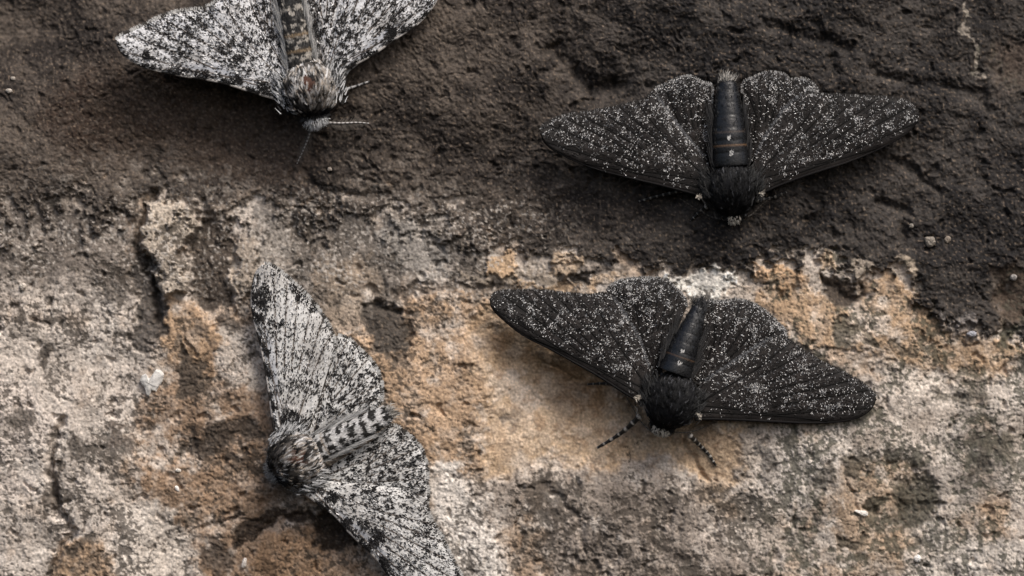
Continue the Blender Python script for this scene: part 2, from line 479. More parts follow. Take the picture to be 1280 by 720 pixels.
island([(184,262),(196,252),(232,262),(236,275),(228,300),(214,318),(222,350),(208,378),(196,372),(192,335),(178,312),(174,290)], alb(162,150,136), 3, 5, 0.15)
island([(292,300),(322,306),(320,360),(300,382),(288,360)], alb(152,140,127), 4, 6, 0.06)
island([(255,262),(290,250),(330,232),(322,244),(285,266)], alb(122,110,98), 3, 5, 0.04, 0.8)
island([(322,275),(352,272),(362,310),(340,330),(322,320)], alb(132,125,117), 6, 14, 0.01, 0.8)
island([(468,278),(520,272),(560,300),(562,336),(530,345),(500,318),(470,300)], alb(140,134,127), 6, 18, 0.01, 0.85)
island([(560,340),(640,336),(690,330),(690,352),(610,352)], alb(140,128,114), 4, 10, 0.02, 0.85)
island([(612,322),(636,312),(652,328),(640,342),(616,342)], alb(168,143,116), 4, 6, 0.06)
island([(690,314),(724,306),(734,322),(712,345),(690,338)], alb(162,142,120), 4, 9, 0.04, 0.9)
island([(640,352),(760,354),(790,348),(770,366),(640,366)], alb(154,132,108), 4, 8, 0.02, 0.9)
island([(836,342),(900,336),(918,352),(905,372),(840,368)], alb(214,208,198), 4, 8, 0.03, 1.0)
island([(944,336),(985,334),(1002,352),(985,366),(950,362)], alb(164,136,108), 4, 7, 0.04)
island([(1022,322),(1040,308),(1050,318),(1030,342)], alb(150,130,108), 3, 6, 0.03, 0.9)
island([(1070,326),(1090,324),(1092,345),(1076,346)], alb(152,140,126), 3, 6, 0.03, 0.8)
island([(1135,328),(1152,324),(1156,338),(1140,346)], alb(165,150,132), 3, 6, 0.04, 0.85)
island([(1210,0),(1213,-20),(1218,20),(1223,60),(1224,86),(1220,84),(1214,40)], alb(150,140,128), 1.5, 4, 0.02, 0.85)
island([(1240,60),(1300,55),(1300,110),(1250,110)], alb(84,70,60), 10, 14, 0.0, 0.5)
island([(1245,340),(1300,330),(1300,400),(1250,398)], alb(92,78,66), 10, 10, -0.06, 0.7)
# darker brown patch below the upper pale moth
s, m = region([(100,80),(220,95),(340,125),(390,170),(380,215),(300,240),(200,190),(90,200),(40,140)], 26, 16)
C[s] = C[s] * (1 - 0.6 * m[..., None]) + alb(56, 43, 34).astype(F) * 0.6 * m[..., None]

# lichen specks: clusters of dark spots on the pale stone, pale spots on the crust edge
lp = sstep(0.05, 0.45, 0.6 * fbm(GX, GY, 18, 4, 70, 0.6) + 0.7 * fbm(GX, GY, 75, 3, 74)) * (1 - Mc) * 0.6
s, m = region([(590,395),(640,380),(720,440),(810,520),(925,535),(920,600),(700,590),(612,590)], 20, 6); lp[s] *= 1 - m
lp *= 1 - 0.85 * sstep(372, 325, GY + 40 * mot)
marb = sstep(-0.1, 0.35, fbm(PX, PY, 40, 4, 77, 0.55))[s] * m * 0.45
C[s] = C[s] * (1 - marb[..., None]) + alb(186, 168, 148).astype(F) * marb[..., None]
marb = sstep(0.05, 0.35, fbm(PX, PY, 22, 4, 79, 0.6))[s] * m * 0.5
C[s] = C[s] * (1 - marb[..., None]) + alb(132, 104, 78).astype(F) * marb[..., None]
C[:] = C * (1 - lp[..., None]) + white.astype(F) * lp[..., None]
Dn = fbm(GX, GY, 9, 3, 50, 0.6); Dc = fbm(GX, GY, 60, 3, 55, 0.6); Dn2 = fbm(GX, GY, 4.2, 2, 60, 0.5)
dens = 0.8 * Dc - 0.03
s, m = region([(940,500),(1300,440),(1400,900),(960,900)], 40, 20); dens[s] += 0.11 * m
s, m = region([(-300,340),(170,380),(180,640),(100,800),(-300,800)], 40, 20); dens[s] += 0.05 * m
s, m = region([(560,600),(760,590),(930,630),(980,800),(540,800)], 30, 20); dens[s] += 0.15 * m
s, m = region([(510,585),(570,575),(605,620),(645,690),(660,780),(550,780),(540,660)], 14, 12); dens[s] -= 0.12 * m
s, m = region([(480,370),(620,372),(610,590),(520,590)], 20, 10); dens[s] -= 0.10 * m
s, m = region([(590,395),(640,380),(720,440),(810,520),(925,535),(920,600),(700,590),(612,590)], 20, 6); dens[s] -= 0.5 * m
fl = np.maximum(sstep(0.18, 0.28, Dn + dens), 0.8 * sstep(0.24, 0.34, Dn2 + 0.75 * dens))
sp = fl * (1 - Mc) * 0.78
big = sstep(0.30, 0.40, fbm(PX, PY, 40, 5, 64, 0.62) + 0.35 * dens) * (1 - Mc) * 0.6        # larger sooty patches
s, m = region([(590,395),(640,380),(720,440),(810,520),(925,535),(920,600),(700,590),(612,590)], 20, 6); big[s] *= 1 - m
C[:] = C * (1 - big[..., None]) + alb(92, 86, 78).astype(F) * big[..., None]
dk = (alb(58, 52, 46) + (alb(66, 66, 56) - alb(58, 52, 46)) * sstep(900, 1000, GX)[..., None]).astype(F)
C[:] = C * (1 - sp[..., None]) + dk * sp[..., None]
edge = sstep(150, 10, np.abs(GY - 290 - 0.02 * GX)) * Mc
lp2 = sstep(0.22, 0.36, fbm(GX, GY, 12, 3, 80, 0.65) + 0.35 * fbm(GX, GY, 80, 2, 84) - 0.04) * edge * 0.55 * sstep(900, 500, GX)
C[:] = C * (1 - lp2[..., None]) + alb(150, 142, 133).astype(F) * lp2[..., None]
lp3 = sstep(0.22, 0.36, fbm(GX, GY, 5, 2, 86, 0.6) + 0.5 * fbm(GX, GY, 45, 3, 87)) * sstep(90, 30, np.abs(GY - 305)) * sstep(760, 620, GX) * 0.7   # fine chalky dusting of the transition
C[:] = C * (1 - lp3[..., None]) + alb(172, 164, 155).astype(F) * lp3[..., None]
g3 = sstep(0.0, 0.38, fbm(GX, GY, 5.5, 2, 91, 0.7) + 0.3 * pmix) * Mc * 0.42      # lighter gritty grains all through the crust
C[:] = C * (1 - g3[..., None]) + (alb(92, 83, 75) * (1 - 0.3 * rd)).astype(F) * g3[..., None]
g4 = sstep(0.08, 0.4, fbm(GX, GY, 8, 3, 93, 0.7) - 0.3 * pmix) * Mc * 0.55
C[:] = C * (1 - g4[..., None]) + alb(34, 30, 27).astype(F) * g4[..., None]
gl = sstep(0.5, 0.56, fbm(GX, GY, 3.6, 1, 90)) * Mc * 0.4            # glints on crust grains, painted as tiny pale dots
C[:] = C * (1 - gl[..., None]) + alb(128, 112, 96).astype(F) * gl[..., None]
C *= (1 + 0.42 * np.clip(perlin(GX / 3.1, GY / 3.1, 94), -0.6, 0.7))[..., None]
C *= (1 + 0.26 * fbm(GX, GY, 6, 2, 95, 0.7))[..., None] * (1 + 0.16 * fbm(GX, GY, 30, 2, 98))[..., None]

# --- relief
smooth_poly = [(596,400),(640,380),(720,440),(810,520),(925,535),(920,600),(880,592),(820,568),(700,585),(612,592),(600,500)]
weight(rough_w, smooth_poly, 0.26, 12, 8); weight(grain_w, smooth_poly, 0.06, 12, 8)
for p in ([(500,372),(620,372),(610,590),(520,590),(478,480)], [(930,345),(1000,338),(1120,348),(1260,412),(1280,460),(1150,470),(1020,432),(960,390)],
          [(200,370),(280,400),(330,480),(345,620),(250,720),(180,620),(180,470)], [(560,600),(900,620),(1000,800),(540,800)]):
    weight(grain_w, p, 0.6, 16, 10)
rough_c = 1.0 - 0.25 * sstep(700, 300, GX)
R = rough_w * (1 - Mc) + rough_c * Mc
relief = np.zeros(GX.shape, F)
for lam, amp, seed in ((330, 0.17, 110), (150, 0.085, 111), (76, 0.05, 112)):
    relief += amp * perlin(GX / lam + 3.7, GY / lam + 1.9, seed)
for lam, amp, seed in ((40, 0.026, 113), (21, 0.014, 114), (11, 0.0085, 115), (6, 0.0075, 116), (3.4, 0.0055, 117)):
    relief += amp * perlin(GX / lam, GY / lam, seed) * R
rid = 1 - np.abs(perlin(PX / 62, PY / 48, 120)) * 2
relief += 0.028 * np.clip(rid, -0.5, 1) * Mc * sstep(480, 800, GX)              # lumpy crust at the right
lump, lv = worley(PX, PY, 34, 1)
relief += 0.025 * np.clip(1 - lump, 0, 1) * (lv - 0.3) * Mc
for lam, amp, seed in ((17, 0.008, 123), (6.5, 0.010, 121), (3.6, 0.011, 122)):     # fine pitting of the crust
    relief += amp * perlin(PX / lam, PY / lam, seed) * Mc
g1, v1 = worley(GX + 3 * warp2x, GY + 3 * warp2y, 7.5, 2)
g2, v2 = worley(GX, GY, 4.4, 3)
gw = grain_w * (1 - Mc) + 0.55 * Mc
relief += gw * (0.015 * np.sqrt(np.clip(1 - g1 * g1 * 1.3, 0, 1)) * (0.3 + v1) + 0.013 * np.sqrt(np.clip(1 - g2 * g2 * 1.3, 0, 1)) * (0.3 + v2))
pit, pv = worley(PX, PY, 23, 6)
relief -= (0.045 * sstep(0.30, 0.08, pit) * (pv > 0.72) * R).astype(F)
H += relief
H -= 0.012 * sp                                                                    # specks sit in shallow pits of the stone


def crack(pts, width, depth, side=0.0):
    s = win(pts, 60)
    d = line_d(GX[s] + 9 * warp2x[s], GY[s] + 9 * warp2y[s], pts)
    d = d * (1 + 0.8 * ragged[s])
    H[s] -= depth * np.exp(-(d / width) ** 2)


crack([(74,530),(62,560),(58,600),(72,640),(88,668),(66,700),(54,740)], 5, 0.14)
crack([(190,240),(180,262),(168,296),(172,320),(192,350),(196,400)], 5, 0.16)
crack([(250,660),(290,650),(330,655),(390,640)], 3, 0.04)
crack([(675,448),(700,462),(725,474)], 1.6, 0.03)
crack([(960,30),(1000,45),(1040,48),(1060,62)], 8, 0.08)
crack([(1100,90),(1140,105),(1180,108),(1230,120),(1250,150)], 8, 0.08)
crack([(1018,30),(1040,60),(1045,90)], 7, 0.06)
crack([(1120,200),(1150,215),(1180,240)], 6, 0.08)
crack([(690,60),(740,110),(780,105)], 12, 0.10)
crack([(1010,240),(1030,260),(1010,290)], 7, 0.07)
crack([(1105,250),(1135,262),(1130,300)], 6, 0.09)
crack([(380,215),(400,238),(480,245),(505,225)], 6, 0.06)
crack([(1060,600),(1075,640)], 3, 0.04)
crack([(855,560),(870,580),(885,600)], 3, 0.05)
crack([(680,610),(720,640),(730,690)], 5, 0.05)
crack([(460,360),(470,385),(512,392),(512,430)], 4, 0.07)
crack([(290,300),(292,350),(286,380),(296,392)], 3, 0.05)
crack([(1030,355),(1075,372),(1090,352)], 4, 0.07)
# broad hollows
for (cx, cy, rx, ry, dp) in ((250,165,210,80,0.24), (-40,10,180,110,0.55), (300,-60,260,90,0.3), (745,115,60,40,0.14), (1255,372,34,34,0.12), (1146,634,34,40,0.08), (700,470,120,90,0.10)):
    q = ((GX - cx) / rx) ** 2 + ((GY - cy) / ry) ** 2
    H -= (dp * np.exp(-q * 1.4)).astype(F)

# keep the stone below the wings
foot = np.full(GX.shape, 1e3, F)
for md in MOTHS.values():
    for wg in md['fw'] + md['hw']:
        pts = wg['L'] + wg['T'][::-1]
        s = win(pts, 40)
        foot[s] = np.minimum(foot[s], poly_sd(GX[s], GY[s], pts))
under = sstep(10, -12, foot)
lim = 0.02 + 0.25 * relief
H = H * (1 - under) + np.minimum(H, lim) * under

NX, NY = len(XS), len(YS)
V = W(GX.ravel(), GY.ravel(), H.ravel())
ii = np.arange(NX * NY).reshape(NY, NX)
FQ = np.stack([ii[:-1, :-1], ii[1:, :-1], ii[1:, 1:], ii[:-1, 1:]], -1).reshape(-1, 4)
rock = new_mesh('stone_face', V, FQ, np.clip(C.reshape(-1, 3), 0.004, 0.85), M_rock)
tag(rock, 'weathered stone face, dark crust above and pale tan limestone below', kind='structure')


def rock_h(px, py):
    ix = np.clip(np.searchsorted(XS, px), 0, NX - 1); iy = np.clip(np.searchsorted(YS, py), 0, NY - 1)
    return H[iy, ix]


# ----------------------------------------------------------------- moth building
def resample(pts, n):
    p = np.asarray(pts, float)
    q = np.vstack([2 * p[0] - p[1], p, 2 * p[-1] - p[-2]])
    out = []
    for i in range(1, len(q) - 2):
        t = np.linspace(0, 1, 24, endpoint=False)[:, None]
        a, b, c, d = q[i - 1], q[i], q[i + 1], q[i + 2]
        out.append(0.5 * (2 * b + (c - a) * t + (2 * a - 5 * b + 4 * c - d) * t ** 2 + (3 * b - a - 3 * c + d) * t ** 3))
    out = np.vstack(out + [p[-1:]])
    s = np.r_[0, np.cumsum(np.linalg.norm(np.diff(out, axis=0), axis=1))]
    u = np.linspace(0, s[-1], n)
    return np.stack([np.interp(u, s, out[:, k]) for k in range(out.shape[1])], 1)


def ribbon_mesh(P, D, U, length, width, bend, cols_root, cols_tip, nseg=3):
    """hair-like tapered ribbons: P roots, D unit directions, U unit up (bend direction), world space"""
    n = len(P)
    side = np.cross(D, np.array([0, -1.0, 0])); nl = np.linalg.norm(side, axis=1, keepdims=True)
    side = np.where(nl > 0.2, side / np.maximum(nl, 1e-6), np.array([[1.0, 0, 0]]))
    side = side + rng.normal(0, 0.35, side.shape); side /= np.linalg.norm(side, axis=1, keepdims=True)
    vs, cs = [], []
    for k in range(nseg + 1):
        t = k / nseg
        c = P + D * (length * t)[:, None] + U * (bend * t * t)[:, None]
        w = width * (1 - 0.85 * t ** 1.5) * 0.5
        vs += [c - side * w[:, None], c + side * w[:, None]]
        cc_ = cols_root * (1 - t) + cols_tip * t
        cs += [cc_, cc_]
    vs = np.stack(vs, 1); cs = np.stack(cs, 1)
    m = 2 * (nseg + 1)
    base = (np.arange(n) * m)[:, None]
    fs = []
    for k in range(nseg):
        fs.append(base + np.array([[2 * k, 2 * k + 1, 2 * k + 3, 2 * k + 2]]))
    return vs.reshape(-1, 3), np.vstack(fs), cs.reshape(-1, 3)


class Wing:
    NU, NV = 96, 52

    def __init__(s, spec, seed, hind):
        s.hind = hind
        s.L = resample(spec['L'], s.NU); s.T = resample(spec['T'], s.NU)
        s.root = 0.5 * (s.L[0] + s.T[0]); s.apex = s.L[-1]
        u = np.linspace(0, 1, s.NU)[:, None]; v = np.linspace(0, 1, s.NV)[None, :]
        s.u, s.v = np.broadcast_arrays(u, v)
        s.x = s.L[:, None, 0] * (1 - v) + s.T[:, None, 0] * v
        s.y = s.L[:, None, 1] * (1 - v) + s.T[:, None, 1] * v
        h0, h1, h2 = spec['h']
        hc = h0 + (h1 - h0) * u; ht = (h0 - 0.06) + (h2 - h0 + 0.06) * np.minimum(1, u * 1.3)
        hh = hc * (1 - v) + ht * v
        hh = hh * (1 - u ** 6) + h1 * u ** 6
        hh = hh + 0.035 * np.sin(np.pi * v) * np.sin(np.pi * np.clip(u, 0, 1)) - (0 if hind else 0.03) * np.exp(-v * 26)
        xx, yy = s.x.astype(F), s.y.astype(F)
        hh = hh + 0.02 * fbm(xx, yy, 45, 2, 300 + seed) + (-0.012 if not hind else 0.012 * np.sin(v * 30) * u) * np.clip(sstep(0.9, 1, v), 0, 1)
        # veins
        s.veins = []
        Lw = np.linalg.norm(s.apex - s.root)
        if not hind:
            c1 = s.root + 0.50 * (s.L[int(0.72 * s.NU)] - s.root) * 1.12 + 0
            c2 = s.root + 0.60 * (s.T[int(0.55 * s.NU)] - s.root)
            ends = [('L', 0.95), ('T', 0.95), ('T', 0.87), ('T', 0.79), ('T', 0.70), ('T', 0.61), ('T', 0.52)]
        else:
            c1 = s.root + 0.52 * (s.L[int(0.8 * s.NU)] - s.root); c2 = s.root + 0.52 * (s.T[int(0.6 * s.NU)] - s.root)
            ends = [('T', 0.93), ('T', 0.84), ('T', 0.75), ('T', 0.66), ('T', 0.57), ('T', 0.48)]
        n = len(ends)
        for i, (cv, f) in enumerate(ends):
            E = (s.L if cv == 'L' else s.T)[int(f * (s.NU - 1))]
            t = i / (n - 1)
            S0 = c1 * (1 - t) + c2 * t
            mid = 0.5 * (S0 + E) + 0.05 * (s.root - 0.5 * (S0 + E)) * (0.5 - t)
            s.veins.append(resample([S0, mid, E + 0.03 * (S0 - E)], 22))
        s.veins.append(resample([s.root + 0.04 * (c1 - s.root), 0.5 * (s.root + c1) + 0.02 * (s.apex - s.root), c1], 16))
        s.veins.append(resample([s.root + 0.04 * (c2 - s.root), 0.5 * (s.root + c2), c2], 16))
        if not hind:
            s.veins.append(resample([s.L[3] * 0.8 + s.T[3] * 0.2, s.L[40] * 0.93 + s.T[40] * 0.07, s.L[66] * 0.97 + s.T[66] * 0.03], 20))
        dv = np.full(s.x.shape, 1e9)
        for vn in s.veins:
            dv = np.minimum(dv, line_d(xx, yy, vn))
        s.dv = dv
        hh = hh + (0.012 if hind else 0.009) * (1 - np.exp(-(dv / 6.0) ** 2)) * np.clip(3 * u, 0, 1)
        s.h = hh
        ex = np.gradient(s.x, axis=0); ey = np.gradient(s.y, axis=0); fx = np.gradient(s.x, axis=1); fy = np.gradient(s.y, axis=1)
        s.area = np.abs(ex * fy - ey * fx)

    def height(s, px, py):
        out = np.empty(len(px))
        fx, fy, fh = s.x.ravel(), s.y.ravel(), s.h.ravel()
        for i in range(0, len(px), 400):
            d = (px[i:i + 400, None] - fx) ** 2 + (py[i:i + 400, None] - fy) ** 2
            out[i:i + 400] = fh[np.argmin(d, 1)]
        return out

    def build(s, name, cols, mat, parent, thick=0.012):
        nu, nv = s.NU, s.NV
        top = W(s.x.ravel(), s.y.ravel(), s.h.ravel()); bot = W(s.x.ravel(), s.y.ravel(), s.h.ravel() - thick)
        i = np.arange(nu * nv).reshape(nu, nv)
        q = np.stack([i[:-1, :-1], i[1:, :-1], i[1:, 1:], i[:-1, 1:]], -1).reshape(-1, 4)
        # orient the top towards the viewer side (-y)
        a, b, c = top[q[len(q) // 2, 0]], top[q[len(q) // 2, 1]], top[q[len(q) // 2, 2]]
        if np.cross(b - a, c - b)[1] > 0: q = q[:, ::-1]
        ring = np.r_[i[:, 0], i[-1, 1:], i[-2::-1, -1], i[0, -2:0:-1]]
        r2 = np.roll(ring, -1)
        o = nu * nv
        rim = np.stack([ring, r2, r2 + o, ring + o], 1)
        faces = np.vstack([q, q[:, ::-1] + o, rim])
        ob = new_mesh(name, np.vstack([top, bot]), faces, np.vstack([cols.reshape(-1, 3)] * 2), mat, parent)
        return ob

    def flecks(s, name, n, dens, col, parent, length, width, jit, across=False, lift=(0.004, 0.010), colvar=0.25):
        d = dens * s.area
        d = d[:-1, :-1].ravel()
        if d.sum() <= 0: return None
        idx = rng.choice(len(d), n, p=d / d.sum())
        iu, iv = np.divmod(idx, s.NV - 1)
        a, b = rng.random(n), rng.random(n)

        def bil(A):
            return (A[iu, iv] * (1 - a) * (1 - b) + A[iu + 1, iv] * a * (1 - b) + A[iu, iv + 1] * (1 - a) * b + A[iu + 1, iv + 1] * a * b)
        px, py, h = bil(s.x), bil(s.y), bil(s.h) + rng.uniform(lift[0], lift[1], n)
        dx, dy = px - s.root[0], py - s.root[1]
        ang = np.arctan2(dy, dx) + (np.pi / 2 if across else 0) + rng.normal(0, jit, n)
        ln = rng.uniform(length[0], length[1], n) * 0.5; wd = rng.uniform(width[0], width[1], n) * 0.5
        cx, cy = np.cos(ang), np.sin(ang)
        corners = []
        til = rng.normal(0, 0.0035, n); til2 = rng.normal(0, 0.0035, n); bow = rng.normal(0, 0.35, n)
        for (l, w, k) in ((-1, -0.6, 0), (0, -1, 1), (1, -0.7, 0), (1, 0.7, 0), (0, 1, 1), (-1, 0.6, 0)):
            lx = l * ln; wy = w * wd + bow * wd * k
            corners.append(W(px + cx * lx - cy * wy, py + cy * lx + cx * wy, h + til * l + til2 * w))
        Vv = np.stack(corners, 1).reshape(-1, 3)
        f0 = (np.arange(n) * 6)[:, None]
        Ff = np.vstack([f0 + np.array([[0, 1, 4, 5]]), f0 + np.array([[1, 2, 3, 4]])])
        cv = np.asarray(col)[None] * (1 + rng.normal(0, colvar, (n, 1)))
        cc_ = np.repeat(np.clip(cv, 0.004, 0.85), 6, 0)
        o = new_mesh(name, Vv, Ff, cc_, M_scale, parent, smooth=False)
        o['kind'] = 'stuff'
        return o

    def fringe(s, parent, c_fn, length, f0, f1, n):
        f = rng.uniform(f0, f1, n)
        q = f * (s.NU - 1); i = np.minimum(q.astype(int), s.NU - 2); t = (q - i)
        P = s.T[i] * (1 - t)[:, None] + s.T[i + 1] * t[:, None]
        hh = s.h[i, -1] * (1 - t) + s.h[i + 1, -1] * t
        tg = s.T[i + 1] - s.T[i]; tg /= np.linalg.norm(tg, axis=1, keepdims=True)
        nr = np.stack([-tg[:, 1], tg[:, 0]], 1)
        cen = np.array([s.x.mean(), s.y.mean()])
        nr *= np.sign(((P - cen) * nr).sum(1))[:, None]
        dr = nr + tg * rng.normal(0, 0.25, (n, 1))
        ln = rng.uniform(length[0], length[1], n) / 100
        D = np.stack([dr[:, 0], rng.normal(0, 0.08, n), -dr[:, 1]], 1); D /= np.linalg.norm(D, axis=1, keepdims=True)
        P3 = W(P[:, 0] - nr[:, 0] * 1.0, P[:, 1] - nr[:, 1] * 1.0, hh + 0.003)
        U = np.tile([0, 1.0, 0], (n, 1))
        cr = c_fn(f)
        v, fa, c = ribbon_mesh(P3, D, U, ln, rng.uniform(0.010, 0.02, n), ln * 0.1, cr, cr * 0.9, 2)
        o = new_mesh('fringe', v, fa, c, M_fur, parent); o['kind'] = 'stuff'

    def build_veins(s, parent, col, rad):
        for vn in s.veins:
            hh = s.height(vn[:, 0], vn[:, 1])
            n = len(vn)
            tg = np.gradient(vn, axis=0); tg /= np.linalg.norm(tg, axis=1, keepdims=True) + 1e-9
            nr = np.stack([-tg[:, 1], tg[:, 0]], 1)
            r = rad * np.linspace(1.15, 0.5, n)
            rows = []
            for (o, z) in ((-1.4, -0.004), (-0.6, 0.004), (0.6, 0.004), (1.4, -0.004)):
                rows.append(W(vn[:, 0] + nr[:, 0] * o * r, vn[:, 1] + nr[:, 1] * o * r, hh + z))
            Vv = np.stack(rows, 1).reshape(-1, 3)
            i = np.arange(n * 4).reshape(n, 4)
            Ff = np.stack([i[:-1, :-1], i[1:, :-1], i[1:, 1:], i[:-1, 1:]], -1).reshape(-1, 4)
            cc_ = np.asarray(col)[None] * (1 + rng.normal(0, 0.12, (n * 4, 1)))
            new_mesh('vein', Vv, Ff, cc_, M_vein, parent)


def tube(name, path, rad, cols, mat, parent, ns=8):
    """path: world points, rad per point, cols per point"""
    P = np.asarray(path, float); n = len(P)
    T = np.gradient(P, axis=0); T /= np.linalg.norm(T, axis=1, keepdims=True) + 1e-9
    up = np.array([0, -1.0, 0.02])
    A = np.cross(T, up); A /= np.linalg.norm(A, axis=1, keepdims=True) + 1e-9
    B = np.cross(A, T)
    a = np.linspace(0, 2 * np.pi, ns, endpoint=False)
    ring = P[:, None] + (A[:, None] * np.cos(a)[None, :, None] + B[:, None] * np.sin(a)[None, :, None]) * np.asarray(rad)[:, None, None]
    i = np.arange(n * ns).reshape(n, ns); j = np.roll(i, -1, 1)
    Ff = np.stack([i[:-1], j[:-1], j[1:], i[1:]], -1).reshape(-1, 4)
    caps = []
    for row, flip in ((i[0], True), (i[-1], False)):
        for k in range(1, ns - 2, 2):
            f = [row[0], row[k], row[k + 1], row[k + 2]]
            caps.append(f[::-1] if flip else f)
    Ff = np.vstack([Ff, np.array(caps)])
    cc_ = np.repeat(np.asarray(cols), ns, 0)
    return new_mesh(name, ring.reshape(-1, 3), Ff, cc_, mat, parent)


def ellipsoid(name, c, ax, cols_fn, mat, parent, nu=28, nv=18, lump=0.04, seed=1):
    """c world centre; ax 3 semi-axis vectors"""
    th = np.linspace(0.001, np.pi - 0.001, nv); ph = np.linspace(0, 2 * np.pi, nu, endpoint=False)
    T, Pp = np.meshgrid(th, ph, indexing='ij')
    e = np.stack([np.cos(T), np.sin(T) * np.cos(Pp), np.sin(T) * np.sin(Pp)], -1).reshape(-1, 3)
    r = 1 + lump * np.random.default_rng(seed).normal(0, 0.4, len(e))[:, None]
    r[:nu] = 1; r[-nu:] = 1
    Vv = np.asarray(c) + (e * r) @ np.asarray(ax)
    i = np.arange(nu * nv).reshape(nv, nu); j = np.roll(i, -1, 1)
    Ff = np.stack([i[:-1], j[:-1], j[1:], i[1:]], -1).reshape(-1, 4)
    return new_mesh(name, Vv, Ff, cols_fn(e), mat, parent)


WHITE_S = np.array([0.62, 0.61, 0.60]); BLACK_S = np.array([0.016, 0.015, 0.015])
DARK_W = np.array([0.020, 0.0175, 0.0165])


